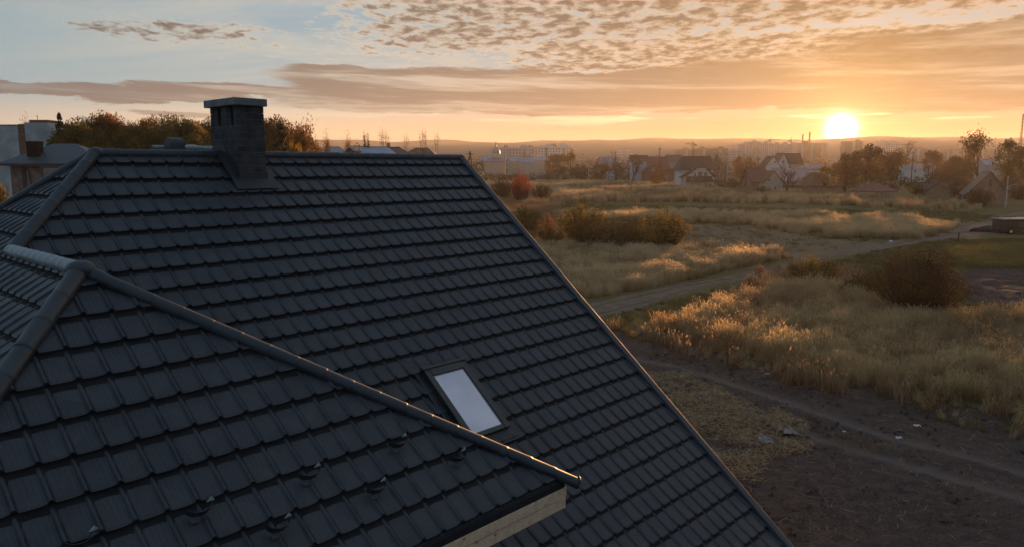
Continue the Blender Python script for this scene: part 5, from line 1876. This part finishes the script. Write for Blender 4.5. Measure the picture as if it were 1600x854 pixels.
# --- brick villa at the left with hip roof, its chimney and drainpipe
d = 84.0; s = mpp(d)
q = at(75, 262, d); g0 = float(gh(q.x, q.y))
v = empty('brick_villa', (q.x, q.y + 4.5, g0), 0.12)
tag(v, 'brick villa with dark hip roof and square chimney left of the main roof', 'house')
zz = lambda yy: at(75, yy, d).z - g0
X_ = lambda px: (px - 75) * s
M['villa_brick'] = noisy('weathered_villa_brick', (0.27, 0.185, 0.15), 0.9, 0.35, 1.6, c2=(0.15, 0.10, 0.085))
MB().box(X_(14), X_(142), -4.5, 4.5, -0.5, zz(257)).build('wall', M['villa_brick'], v)
e0, r0 = zz(257.5), zz(224.5)
rb = MB()
x0, x1, xa, xb = X_(0), X_(154), X_(50), X_(84)
rb.prism([(x0, -5.1, e0), (x1, -5.1, e0), (xb, 0, r0), (xa, 0, r0)], (0, 0, 0.12)).prism([(x0, 5.1, e0), (x1, 5.1, e0), (xb, 0, r0), (xa, 0, r0)], (0, 0, 0.12))
rb.prism([(x0, -5.1, e0), (x0, 5.1, e0), (xa, 0, r0)], (0, 0, 0.12)).prism([(x1, -5.1, e0), (x1, 5.1, e0), (xb, 0, r0)], (0, 0, 0.12))
m, b = new_mat('villa_roof_tiles')
tcn = m.node_tree.nodes.new('ShaderNodeTexCoord')
x_, y_, z_ = nsep(X(tcn.outputs['Object']))
sc_ = X.m('PINGPONG', x_ * 2.6, 0.5) * 1.2 + X.m('FRACT', z_ * 4.2)
col = nmix(nnoise(geo_pos(), 3.0, 3), (0.014, 0.024, 0.036), (0.032, 0.050, 0.066))
X.nt.links.new(col.s, b.inputs['Base Color']); b.inputs['Roughness'].default_value = 0.5
bump(b, sc_, 0.8, 0.05)
vr = rb.build('roof', m, v)
MB().box(x0, x1, -5.2, -5.08, e0 - 0.14, e0 + 0.02).build('gutter', M['trim'], vr)
MB().box(X_(32), X_(49), -3.4, -2.2, e0, zz(222)).box(X_(31), X_(50), -3.48, -2.12, zz(222) + 0.002, zz(220.5)).build('chimney', M['black'], v)
MB().tube([(X_(13), -4.7, -0.3), (X_(13), -4.7, e0 - 0.1)], 0.09, 8).build('drainpipe', W_['white'], v)
MB().tube([(X_(33), -4.6, e0 - 0.1), (X_(40), -4.6, e0 - 0.6), (X_(43), -4.6, zz(292))], 0.035, 6).build('cable', M['black'], v)
MB().box(X_(30), X_(36), -4.56, -4.502, -0.4, e0 - 0.05).build('pilaster', wm('dark_brick_band', (0.07, 0.05, 0.045)), v)
MB().box(X_(57), X_(88), -4.58, -4.502, zz(262), zz(259.5)).build('lintel', W_['conc'], v)
windows(v, [(X_(72), zz(280), 26 * s, 18 * s), (X_(21.5), zz(276), 4 * s, 12 * s), (X_(26), zz(303), 4 * s, 8 * s)], -4.5, M['dframe'])

# --- tall blank white end wall building behind the villa
d = 112.0; s = mpp(d)
q = at(40, 262, d); g0 = float(gh(q.x, q.y))
v = empty('end_wall_building', (q.x, q.y + 5, g0), 0.0)
tag(v, 'tall building with blank white end wall and red capped flue behind the villa', 'building')
zz = lambda yy: at(40, yy, d).z - g0
X_ = lambda px: (px - 40) * s
MB().box(X_(-60), X_(33), -5, 8, -0.5, zz(196)).build('wall', W_['conc'], v)
MB().prism([(X_(44), -5.02, -0.5), (X_(86), -5.02, -0.5), (X_(86), -5.02, zz(212)), (X_(79), -5.02, zz(192)), (X_(44), -5.02, zz(192))], (0, 13, 0)).build('end_wall', W_['conc'], v)
MB().box(X_(33.02), X_(43.98), -4.9, 8, -0.5, zz(194)).build('brick_strip', W_['brick'], v)
MB().box(X_(51), X_(79), -4.9, -1, zz(192) - 0.02, zz(187.5)).build('parapet', W_['brick'], v)
MB().box(X_(-60), X_(33), -5.1, 8.1, zz(196), zz(195)).build('coping', R_['dark'], v)
MB().tube([(X_(52), -3, zz(188)), (X_(52), -3, zz(179))], 0.03, 5).tube([(X_(49.5), -3, zz(180)), (X_(53), -3, zz(181.5))], 0.03, 5).build('antenna', M['black'], v)
windows(v, [(X_(38.5), zz(206), 5 * s, 4 * s), (X_(38.5), zz(213), 5 * s, 4 * s)], -4.9, M['dframe'])

# --- church with dome and blue roofs
d = 560.0; s = mpp(d)
q = at(775, 262, d); g0 = float(gh(q.x, q.y))
v = empty('church', (q.x, q.y, g0))
tag(v, 'church with silver dome, thin spire and pale blue roofs on the skyline', 'church')
zz = lambda yy: at(775, yy, d).z - g0
X_ = lambda px: (px - 775) * s
MB().box(X_(752), X_(790), -6, 6, -0.5, zz(252)).box(X_(768), X_(781), -4, 4, zz(252), zz(241)).build('wall', W_['cream'], v)
rb = MB()
rb.prism([(X_(746), -7, zz(253)), (X_(792), -7, zz(253)), (X_(782), 0, zz(244)), (X_(757), 0, zz(244))], (0, 0, 0.4))
rb.prism([(X_(763), -6, zz(248)), (X_(788), -6, zz(248)), (X_(777), 0, zz(242)), (X_(772), 0, zz(242))], (0, 0, 0.4))
rb.build('roof', R_['blue'], v)
prof = [(3.3, 240.5), (3.4, 238.5), (3.0, 235), (2.2, 232.3), (1.2, 230.5), (0.55, 229.5), (0.5, 227), (0.75, 226.2), (0.5, 224.8), (0.1, 223.6)]
vs, fs = [], []
for r_, y_ in prof:
    for j in range(12): vs.append((cos(j * pi / 6) * r_, sin(j * pi / 6) * r_, zz(y_)))
for i in range(len(prof) - 1):
    for j in range(12): fs.append((i * 12 + j, i * 12 + (j + 1) % 12, (i + 1) * 12 + (j + 1) % 12, (i + 1) * 12 + j))
me = bpy.data.meshes.new('dome'); me.from_pydata(vs, [], fs); me.update()
link('dome', me, noisy('dome_metal', (0.20, 0.22, 0.24), 0.5, 0.15, 0.5, 0, 0.5, 0.3), v)
MB().box(-0.08, 0.08, -0.08, 0.08, zz(223.8), zz(221.4)).box(-0.45, 0.45, -0.08, 0.08, zz(222.6), zz(222.2)).build('cross', M['black'], v)
for (x0, x1, ey, ty, di, lb) in ((795, 812, 252, 246.5, 540, 'low hall with pale blue roof, first right of the church'), (812, 832, 254, 247, 530, 'low hall with brown gable and blue roof right of the church'), (826, 852, 251, 246, 560, 'long blue roofed hall by the wooden pole')):
    hpx('hall', lb, x0, x1, 262, ey, ty, 10, 0.2, W_['cream'], R_['blue'], dist=di, cat='hall')

# ================================================================== TOWN
M['twin'] = wm('distant_window_glass', (0.10, 0.10, 0.11), 0.1, 0.3, 0.3)


def block(x0, x1, top, d, label, wall, floors, name='apartment_block', bumps=(), bays=None):
    s = mpp(d)
    q = at((x0 + x1) / 2, 262, d); g0 = float(gh(q.x, q.y))
    v = empty(name, (q.x, q.y, g0)); tag(v, label, 'apartment block', 'apartment blocks of the town')
    H = at((x0 + x1) / 2, top, d).z - g0
    w = (x1 - x0) * s
    MB().box(-w / 2, w / 2, 0, 14, -0.5, H - 1.0).build('wall', wall, v)
    r = MB().box(-w / 2 - 0.2, w / 2 + 0.2, -0.2, 14.2, H - 0.998, H)
    for (f, bw) in bumps: r.box(f * w - bw / 2, f * w + bw / 2, 2, 8, H + 0.002, H + 2.6)
    r.build('roof', wall, v)
    win = MB(); n = max(3, int(w / 3.2)); fh = (H - 2) / floors
    for i in range(floors):
        for j in range(n):
            x = -w / 2 + (j + 0.5) * w / n
            win.box(x - 0.75, x + 0.75, -0.06, 0.1, 1.2 + i * fh, 1.2 + i * fh + 1.5)
    o = win.build('windows', M['twin'], v); o['kind'] = 'stuff'
    nb = bays or max(1, int(w / 16))
    for j in range(nb):
        x = -w / 2 + (j + 0.5) * w / nb
        MB().box(x - 1.9, x + 1.9, -1.2, -0.07, 2.5, H - 1.5).build('balcony_bay', W_['grey'], v)
    return v


town = [(781, 834, 231, 820, 'pale flat roofed apartment block right of the church dome', 'pale', 9, ((-0.3, 5), (0.2, 6), (0.4, 5))),
        (841, 893, 229, 860, 'white apartment block with roof boxes, second right of the church', 'white', 10, ((-0.2, 6), (0.25, 8))),
        (1056, 1088, 233.5, 1050, 'hazy brown block behind the white gabled house', 'tan', 9, ((0.0, 6),)),
        (1088, 1136, 232, 1100, 'long hazy block below the tower crane', 'tan', 9, ((-0.3, 6), (0.3, 6))),
        (1136, 1154, 233.5, 1200, 'low pale block between long block and towers', 'pale', 8, ()),
        (1153, 1168, 225, 1200, 'first and lowest tower of the tower cluster', 'pale', 14, ((0.2, 4),)),
        (1167, 1187, 221.5, 1210, 'tallest tower of the cluster', 'pale', 16, ((0.1, 6),)),
        (1187, 1206, 223.5, 1200, 'tower just right of the tallest tower', 'pale', 15, ((0.0, 6),)),
        (1206, 1244, 225, 1220, 'long tower row ending at the two smokestacks', 'pale', 14, ((-0.3, 6), (0.05, 6), (0.38, 6))),
        (1244, 1290, 223.5, 1260, 'block row behind the two smokestacks left of the sun', 'tan', 15, ((-0.2, 8),)),
        (1318, 1345, 221, 1180, 'block right under the sun on the skyline', 'tan', 15, ((0.3, 5),)),
        (1368, 1400, 222.5, 1150, 'long flat block right of the sun', 'pale', 14, ((-0.2, 6), (0.3, 6))),
        (1400, 1426, 228, 1200, 'lower block adjoining the long flat block', 'pale', 12, ()),
        (1426, 1486, 232, 1250, 'low wide hazy block on the right skyline', 'tan', 10, ((-0.3, 6), (0.2, 5))),
        (1497, 1570, 233, 1300, 'hazy block row behind the tall forked tree', 'tan', 10, ((0.1, 8),)),
        (960, 990, 234, 1150, 'faint block behind the big bare tree', 'pale', 8, ())]
for (x0, x1, t, d, lb, wl, fl, bp) in town: block(x0, x1, t, d, lb, W_[wl], fl, bumps=bp)


def stack(x, top, d, label):
    q = at(x, top, d); g0 = float(gh(q.x, q.y)); H = q.z - g0
    v = empty('smokestack', (q.x, q.y, g0)); tag(v, label, 'smokestack', 'smokestacks near the sun')
    MB().tube([(0, 0, -1), (0, 0, H * 0.5), (0, 0, H)], [2.4, 1.7, 1.2], 14).build('shaft', W_['brick'], v)
    for f in (0.72, 0.84): MB().tube([(0, 0, H * f), (0, 0, H * f + 1.2)], [1.62, 1.6], 14).build('band', W_['white'], v)
    MB().tube([(0, 0, H - 1.5), (0, 0, H + 0.1)], [1.4, 1.4], 14).build('rim', W_['grey'], v)


stack(1254.5, 210, 1300, 'shorter smokestack left of the sun')
stack(1265.5, 206.5, 1300, 'taller smokestack left of the sun')


def crane(x, top, jib_y, x_tip, x_tail, d, label):
    s = mpp(d)
    q = at(x, top, d); g0 = float(gh(q.x, q.y)); H = q.z - g0
    zj = at(x, jib_y, d).z - g0
    v = empty('tower_crane', (q.x, q.y, g0)); tag(v, label, 'crane', 'tower cranes over the town')
    mast = MB()
    for sx in (-1, 1):
        for sy in (-1, 1): mast.box(sx * 0.9 - 0.18, sx * 0.9 + 0.18, sy * 0.9 - 0.18, sy * 0.9 + 0.18, -1, zj)
    k = 0; z = 0.0
    while z < zj - 2.2:
        sg = 1 if k % 2 else -1
        mast.tube([(-0.9 * sg, -0.9, z), (0.9 * sg, -0.9, z + 2.2)], 0.12, 4); mast.tube([(-0.9, 0.9 * sg, z), (0.9, -0.9 * sg, z + 2.2)], 0.12, 4); k += 1; z += 2.2
    mast.build('mast', M['dark_steel'], v)
    MB().tube([(0, 0, zj), (0, 0, H)], [0.9, 0.15], 4).build('tower_head', M['dark_steel'], v)
    a, b = (x_tip - x) * s, (x_tail - x) * s
    j = MB().tube([(0, 0, zj), (a, 0, zj)], 0.35, 4).tube([(0, 0, zj + 1.4), (a * 0.96, 0, zj + 0.5)], 0.22, 4)
    for k in range(14): j.tube([(a * k / 14, 0, zj), (a * (k + 0.5) / 14, 0, zj + 1.3 - 0.8 * k / 14)], 0.12, 4)
    j.build('jib', M['dark_steel'], v)
    MB().tube([(0, 0, zj), (b, 0, zj)], 0.45, 4).box(b - 1.5, b + 1.5, -0.8, 0.8, zj - 2.2, zj - 0.4).build('counter_jib', M['dark_steel'], v)
    MB().tube([(0, 0, H - 0.3), (a * 0.65, 0, zj + 0.9)], 0.08, 3).tube([(0, 0, H - 0.3), (b, 0, zj + 0.3)], 0.08, 3).build('tie_rod', M['dark_steel'], v)
    MB().box(-1.8, -0.5, -1.2, 0.6, zj - 2.6, zj - 0.6).build('cab', M['dark_steel'], v)


M['dark_steel'] = wm('crane_steel', (0.05, 0.04, 0.035))
crane(1083.5, 220.5, 225.3, 1071, 1087, 900, 'nearest tower crane above the long hazy block')
crane(1204.5, 214.5, 219.3, 1219, 1201, 1250, 'tower crane above the tower cluster')
crane(1236.3, 214.5, 219.3, 1250, 1233, 1250, 'tower crane just left of the smokestacks')
crane(866.5, 224, 227.2, 858, 868.5, 950, 'small tower crane over the white apartment block')
crane(846, 229.5, 231.2, 835, 849, 980, 'distant crane between the two pale apartment blocks')


# ================================================================== POLES
M['oldwood'] = wm('weathered_pole_wood', (0.055, 0.042, 0.035), 0.3, 3.0)
M['polecon'] = wm('concrete_pole', (0.36, 0.35, 0.34), 0.15, 2.0)
M['insul'] = glass_mat('glass_insulator', (0.6, 0.55, 0.5), 0.05)


def pole(x, base, top, label, mat, arm=1.4, dist=None, r=0.13, frame=False, lamp=False):
    if dist is None: p = gp(x, base)
    else:
        q = at(x, top, dist); p = Vector((q.x, q.y, float(gh(q.x, q.y))))
    p.z = float(gz(p.x, p.y))
    H = at(x, top, p.y).z - p.z
    v = empty('utility_pole', p); tag(v, label, 'utility pole')
    if frame:
        MB().tube([(-1.3, 0, -0.3), (0, 0, H)], [r, r * 0.8], 8).build('leg', mat, v)
        MB().tube([(1.3, 0, -0.3), (0.1, 0, H)], [r, r * 0.8], 8).build('leg', mat, v)
        MB().box(-1.0, 1.0, -0.06, 0.06, H * 0.45, H * 0.45 + 0.14).build('brace', mat, v)
    else:
        MB().tube([(0, 0, -0.3), (0, 0, H * 0.5), (0, 0, H)], [r, r * 0.9, r * 0.75], 8).build('shaft', mat, v)
    if arm:
        MB().box(-arm / 2, arm / 2, -0.05, 0.05, H - 0.55, H - 0.43).build('crossarm', mat, v)
        for f in (-0.46, 0.0, 0.46):
            MB().tube([(f * arm, 0, H - 0.43), (f * arm, 0, H - 0.28), (f * arm, 0, H - 0.22)], [0.05, 0.07, 0.03], 6).build('insulator', M['insul'], v)
    if lamp:
        MB().tube([(0, 0, H - 0.2), (-0.9, -0.1, H + 0.1), (-1.2, -0.1, H - 0.1)], 0.04, 5).build('lamp_arm', mat, v)
        MB().box(-1.7, -1.1, -0.2, 0.1, H - 0.2, H - 0.06).build('lamp_head', W_['white'], v)


pole(734, 0, 237, 'A-shaped wooden pole standing past the ridge end', M['oldwood'], 1.6, dist=170, frame=True)
pole(798.6, 274, 252, 'short concrete post with pale lamp left of the wide bare tree', M['polecon'], 0, lamp=True, r=0.16)
pole(853.5, 282, 231, 'tall dark wooden pole left of the yellow tree', M['oldwood'], 1.5, r=0.2)
pole(919.5, 288, 256, 'plain grey concrete post right of the yellow tree', M['polecon'], 0, r=0.2)
pole(1029.5, 288, 231, 'tall dark wooden pole before the red brick house', M['oldwood'], 1.6, r=0.22)
pole(1081, 295, 262, 'thin concrete post in front of the white gabled house', M['polecon'], 0, r=0.15)
pole(1423, 292, 237, 'dark pole with glinting insulators in front of the pale house', M['oldwood'], 1.6, r=0.18)
pole(1571, 324, 276, 'pale concrete post at the roadside by the gabled cottage', M['polecon'], 0, r=0.16)
pole(1506, 312, 284, 'thin pole by the low sheds', M['oldwood'], 0, r=0.09)
# lattice mast at the right
q = at(1599, 178, 600); g0 = float(gh(q.x, q.y)); H = q.z - g0
v = empty('lattice_mast', (q.x, q.y, g0)); tag(v, 'thin lattice radio mast rising behind the dark green trees', 'mast')
for i in range(3):
    a = i * 2 * pi / 3
    MB().tube([(cos(a) * 1.4, sin(a) * 1.4, -0.5), (cos(a) * 0.35, sin(a) * 0.35, H)], 0.16, 5).build('leg', M['dark_steel'], v)
br = MB()
for k in range(18):
    f0, f1 = k / 18, (k + 1) / 18
    for i in range(3):
        a, b_ = i * 2 * pi / 3, ((i + 1) % 3) * 2 * pi / 3
        r0_, r1_ = 1.4 - 1.05 * f0, 1.4 - 1.05 * f1
        br.tube([(cos(a) * r0_, sin(a) * r0_, H * f0), (cos(b_) * r1_, sin(b_) * r1_, H * f1)], 0.08, 3)
br.build('bracing', M['dark_steel'], v)

# ================================================================== SMALL THINGS IN THE FIELD
# low dark trailer by the road
p = gp(1592, 366); p.z = float(gz(p.x, p.y))
v = empty('trailer', p, 0.12); tag(v, 'low dark box trailer with pale flat top parked by the dirt road', 'trailer')
s = p.y / (FPX * cos(PITCH))
w2, hh = 27 * s, 24 * s
MB().box(-w2, w2 * 1.3, -0.2, 2.2, 0.35, hh - 0.12).build('body', noisy('dark_trailer_paint', (0.035, 0.033, 0.034), 0.7, 0.3, 2.0), v, bevel=0.04)
MB().box(-w2 - 0.08, w2 * 1.3 + 0.08, -0.3, 2.3, hh - 0.118, hh).build('top', W_['grey'], v, bevel=0.02)
MB().box(-w2 + 0.5, -w2 + 1.5, -0.23, -0.2, hh * 0.45, hh * 0.8).build('hatch', M['win'], v)
MB().box(-w2 * 0.2, w2 * 0.4, -0.23, -0.2, hh * 0.45, hh * 0.8).build('hatch', M['win'], v)
for xx in (-w2 * 0.6, w2 * 0.7):
    wh = MB().tube([(xx, -0.28, 0.4), (xx, -0.02, 0.4)], 0.40, 18); t_o = wh.build('wheel', M['black'], v)
    MB().tube([(xx, -0.30, 0.4), (xx, -0.275, 0.4)], 0.2, 12).build('hub', M['galv'], t_o)
MB().box(-w2 - 1.4, -w2, 0.9, 1.1, 0.45, 0.6).build('drawbar', M['dark_steel'], v)
# heap of earth in front of it, stake by the road
p = gp(1555, 362)


def heap(name, p, rx, ry, h, mat, label, cat, seed, jag=0.35):
    bm = bmesh.new()
    bmesh.ops.create_icosphere(bm, subdivisions=4 if rx > 0.5 else 3, radius=1.0)
    rr = np.random.default_rng(seed)
    off = rr.uniform(0, 50)
    for vtx in bm.verts:
        c = vtx.co
        k = 1 + jag * (float(fbm(np.array([c.x * 2.2 + off]), np.array([c.y * 2.2 + c.z * 1.7]), 3, seed)[0]) - 0.5) * 2
        vtx.co = Vector((c.x * rx * k, c.y * ry * k, max(c.z, -0.25) * h * k))
    me = bpy.data.meshes.new(name); bm.to_mesh(me); bm.free()
    o = link(name, me, mat); o.location = (p.x, p.y, float(gz(p.x, p.y)) + 0.02)
    tag(o, label, cat)
    return o


M['earth'] = noisy('dug_earth', (0.05, 0.036, 0.030), 0.95, 0.3, 4.0, 0.03)
M['whiteplastic'] = noisy('white_plastic', (0.62, 0.64, 0.66), 0.5, 0.1, 8.0)
heap('earth_heap', p, 3.2, 1.3, 0.8, M['earth'], 'low dark heap of dug earth beside the trailer', 'heap', 3)
heap('white_sack', gp(1257, 360), 0.75, 0.45, 0.62, M['whiteplastic'], 'large white sack lying at the edge of the grass strip', 'sack', 5)
heap('litter', gp(1392, 378), 0.24, 0.18, 0.22, M['whiteplastic'], 'small white rag where the grass strip meets the dirt road', 'litter', 6)
for k, (x, y, r_, lb) in enumerate(((1432, 667, 0.10, 'white scrap on the soil above the tyre tracks'), (1404, 686, 0.09, 'white scrap between the tyre tracks and the straw strip'),
                                   (1200, 586, 0.10, 'small pale scrap alone on the soil near the tall grass'), (1319, 676, 0.06, 'tiny pale scrap at the tip of the straw strip'))):
    p = gp(x, y)
    bm = bmesh.new()
    bmesh.ops.create_grid(bm, x_segments=7, y_segments=6, size=1.0)
    rr = random.Random(k)
    for vtx in bm.verts: vtx.co = Vector((vtx.co.x * r_ * rr.uniform(.7, 1.3), vtx.co.y * r_ * 0.8 * rr.uniform(.7, 1.3), r_ * rr.uniform(0.0, 0.8)))
    me = bpy.data.meshes.new('litter'); bm.to_mesh(me); bm.free()
    o = link('litter', me, M['whiteplastic']); o.location = (p.x, p.y, p.z + 0.05)
    o.modifiers.new('thickness', 'SOLIDIFY').thickness = 0.004
    tag(o, lb, 'litter')
for k, (x, y, lb) in enumerate(((1196, 692, 'crumpled grey sheet lying in the straw'), (1232, 678, 'flat grey plastic sheet at the right end of the straw'))):
    p = gp(x, y)
    bm = bmesh.new(); bmesh.ops.create_grid(bm, x_segments=12, y_segments=9, size=1.0)
    rr = random.Random(k + 9)
    for vtx in bm.verts: vtx.co = Vector((vtx.co.x * 0.22 + rr.uniform(-.04, .04), vtx.co.y * 0.30 + rr.uniform(-.04, .04), rr.uniform(0.0, 0.05)))
    me = bpy.data.meshes.new('plastic_sheet'); bm.to_mesh(me); bm.free()
    o = link('plastic_sheet', me, noisy('grey_plastic_film', (0.16, 0.15, 0.15), 0.4, 0.4, 8.0)); o.location = (p.x, p.y, p.z + 0.12)
    o.modifiers.new('thickness', 'SOLIDIFY').thickness = 0.003
    tag(o, lb, 'plastic sheet')
p = gp(1497, 378); p.z = float(gz(p.x, p.y))
v = MB().tube([(0, 0, -0.2), (0.03, 0, 0.9), (0.08, 0, 1.25)], [0.09, 0.08, 0.05], 7).build('stake', M['oldwood'])
v.location = p; tag(v, 'short dark wooden stake beside the dirt road', 'stake')
# clump of fresh green weed at the edge of the soil
gtree('shrub', M['green'], 1434, 612, 598, 26, 'small fresh green plant at the edge of the dark soil', name='weed_plant', cat='plant')

# row of parked cars before the pale houses
CARS = (('silver', (0.45, 0.45, 0.46), 1384), ('white', (0.6, 0.6, 0.6), 1391), ('dark grey', (0.05, 0.05, 0.055), 1398), ('dull red', (0.16, 0.03, 0.025), 1405), ('pale grey', (0.35, 0.35, 0.36), 1412))
for cname, cc, cx_ in CARS:
    p = gp(cx_, 282); p.z = float(gz(p.x, p.y))
    v = empty('parked_car', p, random.uniform(-0.3, 0.3) + pi / 2)
    tag(v, cname + ' car parked in the row before the small houses', 'car', 'cars parked in a row')
    prof = [(-2.05, 0.35), (-2.1, 0.75), (-1.9, 0.92), (-1.45, 0.98), (-0.75, 1.45), (0.55, 1.47), (1.15, 1.0), (1.95, 0.88), (2.1, 0.65), (2.05, 0.35)]
    b_ = MB().prism([(x, -0.82, z) for x, z in prof], (0, 1.64, 0)).build('body', noisy('car_paint_' + cname.replace(' ', '_'), cc, 0.3, 0.05, 3.0, 0, 0.5), v, bevel=0.06)
    MB().prism([(-1.30, -0.835, 1.0), (0.95, -0.835, 1.0), (0.48, -0.835, 1.38), (-0.72, -0.835, 1.38)], (0, 1.67, 0)).build('side_windows', M['win'], v)
    MB().prism([(0.60, -0.7, 1.43), (1.13, -0.7, 1.03), (1.15, -0.7, 1.05), (0.62, -0.7, 1.45)], (0, 1.4, 0)).build('windscreen', M['win'], v)
    MB().prism([(-0.80, -0.7, 1.43), (-1.42, -0.7, 1.02), (-1.44, -0.7, 1.04), (-0.82, -0.7, 1.46)], (0, 1.4, 0)).build('rear_window', M['win'], v)
    for wx_ in (-1.3, 1.3):
        for sy in (-1, 1):
            wh = MB().tube([(wx_, sy * 0.86, 0.32), (wx_, sy * 0.66, 0.32)], 0.32, 14).build('wheel', M['black'], v)
            MB().tube([(wx_, sy * 0.875, 0.32), (wx_, sy * 0.861, 0.32)], 0.18, 10).build('hub', M['galv'], wh)
    for sy in (-0.55, 0.55):
        MB().box(2.06, 2.115, sy - 0.16, sy + 0.16, 0.6, 0.74).build('headlight', W_['white'], v, bevel=0.02)
        MB().box(-2.12, -2.07, sy - 0.16, sy + 0.16, 0.68, 0.82).build('tail_light', R_['red'], v, bevel=0.02)

# person standing before the white house
p = gp(1126, 294); p.z = float(gz(p.x, p.y))
sk = [(0, 0, .93), (0, 0.01, 1.15), (0, 0.01, 1.40), (0, 0, 1.52), (0, -0.02, 1.64), (-0.19, 0, 1.40), (-0.25, 0.02, 1.13), (-0.24, -0.08, 0.90), (0.19, 0, 1.40), (0.26, 0.02, 1.13), (0.24, -0.06, 0.90),
      (-0.10, 0, .88), (-0.12, -0.03, .48), (-0.12, 0.03, .07), (-0.13, -0.12, .04), (0.10, 0, .88), (0.12, -0.01, .48), (0.13, 0.05, .07), (0.14, -0.10, .04), (0, -0.02, 1.74)]
ed = [(0, 1), (1, 2), (2, 3), (3, 4), (4, 19), (2, 5), (5, 6), (6, 7), (2, 8), (8, 9), (9, 10), (0, 11), (11, 12), (12, 13), (13, 14), (0, 15), (15, 16), (16, 17), (17, 18)]
rad = [.15, .14, .16, .06, .10, .075, .055, .042, .075, .055, .042, .10, .07, .05, .045, .10, .07, .05, .045, .08]
me = bpy.data.meshes.new('person'); me.from_pydata(sk, ed, []); me.update()
o = link('person', me, noisy('dark_clothing', (0.02, 0.02, 0.024), 0.9, 0.2, 8.0)); o.location = p
md = o.modifiers.new('skin', 'SKIN')
for d_, r_ in zip(me.skin_vertices[0].data, rad): d_.radius = (r_, r_)
me.skin_vertices[0].data[0].use_root = True
o.modifiers.new('smooth', 'SUBSURF').levels = 1
tag(o, 'person in dark clothing standing in front of the white gabled house', 'person')

# ================================================================== HILLS AND AIR
az_ = np.linspace(-1.2, 1.2, 260)
R0 = 2900.0
el_px = 45 + 5 * (fbm(az_ * 5 + 9, az_ * 0 + 2, 4, 17) - 0.5) * 2 + 2.5 * (fbm(az_ * 22, az_ * 0 + 5, 3, 19) - 0.5) * 2
HV = []
for k, (rr_, f) in enumerate(((0.86, 0.0), (0.93, 0.45), (1.0, 1.0), (1.06, 0.8), (1.14, 0.0))):
    x = np.sin(az_) * R0 * rr_; y = np.cos(az_) * R0 * rr_
    z = 2 + f * (el_px / FPX * R0) * (1 + 0.12 * (fbm(az_ * 14 + k * 3, az_ * 0 + k, 3, 23) - 0.5))
    HV.append(np.stack([x, y, z - (1 - min(f * 4, 1)) * 6], 1))
HV = np.concatenate(HV)
n_ = len(az_)
ii = np.arange(5 * n_).reshape(5, n_)
HF = np.stack([ii[:-1, :-1], ii[:-1, 1:], ii[1:, 1:], ii[1:, :-1]], -1).reshape(-1, 4)
o = link('hills', np_mesh('hills', HV, HF, True), noisy('wooded_hills', (0.055, 0.055, 0.045), 0.95, 0.3, 0.004))
tag(o, 'low wooded hills fading into evening haze', None, None, 'structure')
top = HV[:, 2].max() + 15
mb = MB().box(-3950, 3950, -800, 3800, -3, float(top))
hz_ = mb.build('haze', None)
m = bpy.data.materials.new('evening_haze'); m.use_nodes = True
m.node_tree.nodes.clear()
pv = m.node_tree.nodes.new('ShaderNodeVolumePrincipled')
pv.inputs['Color'].default_value = (0.95, 0.88, 0.82, 1)
pv.inputs['Density'].default_value = 0.00009
pv.inputs['Anisotropy'].default_value = 0.48
mo = m.node_tree.nodes.new('ShaderNodeOutputMaterial')
m.node_tree.links.new(pv.outputs[0], mo.inputs['Volume'])
hz_.data.materials.append(m)
tag(hz_, 'thin warm evening haze over the field and town', None, None, 'stuff')
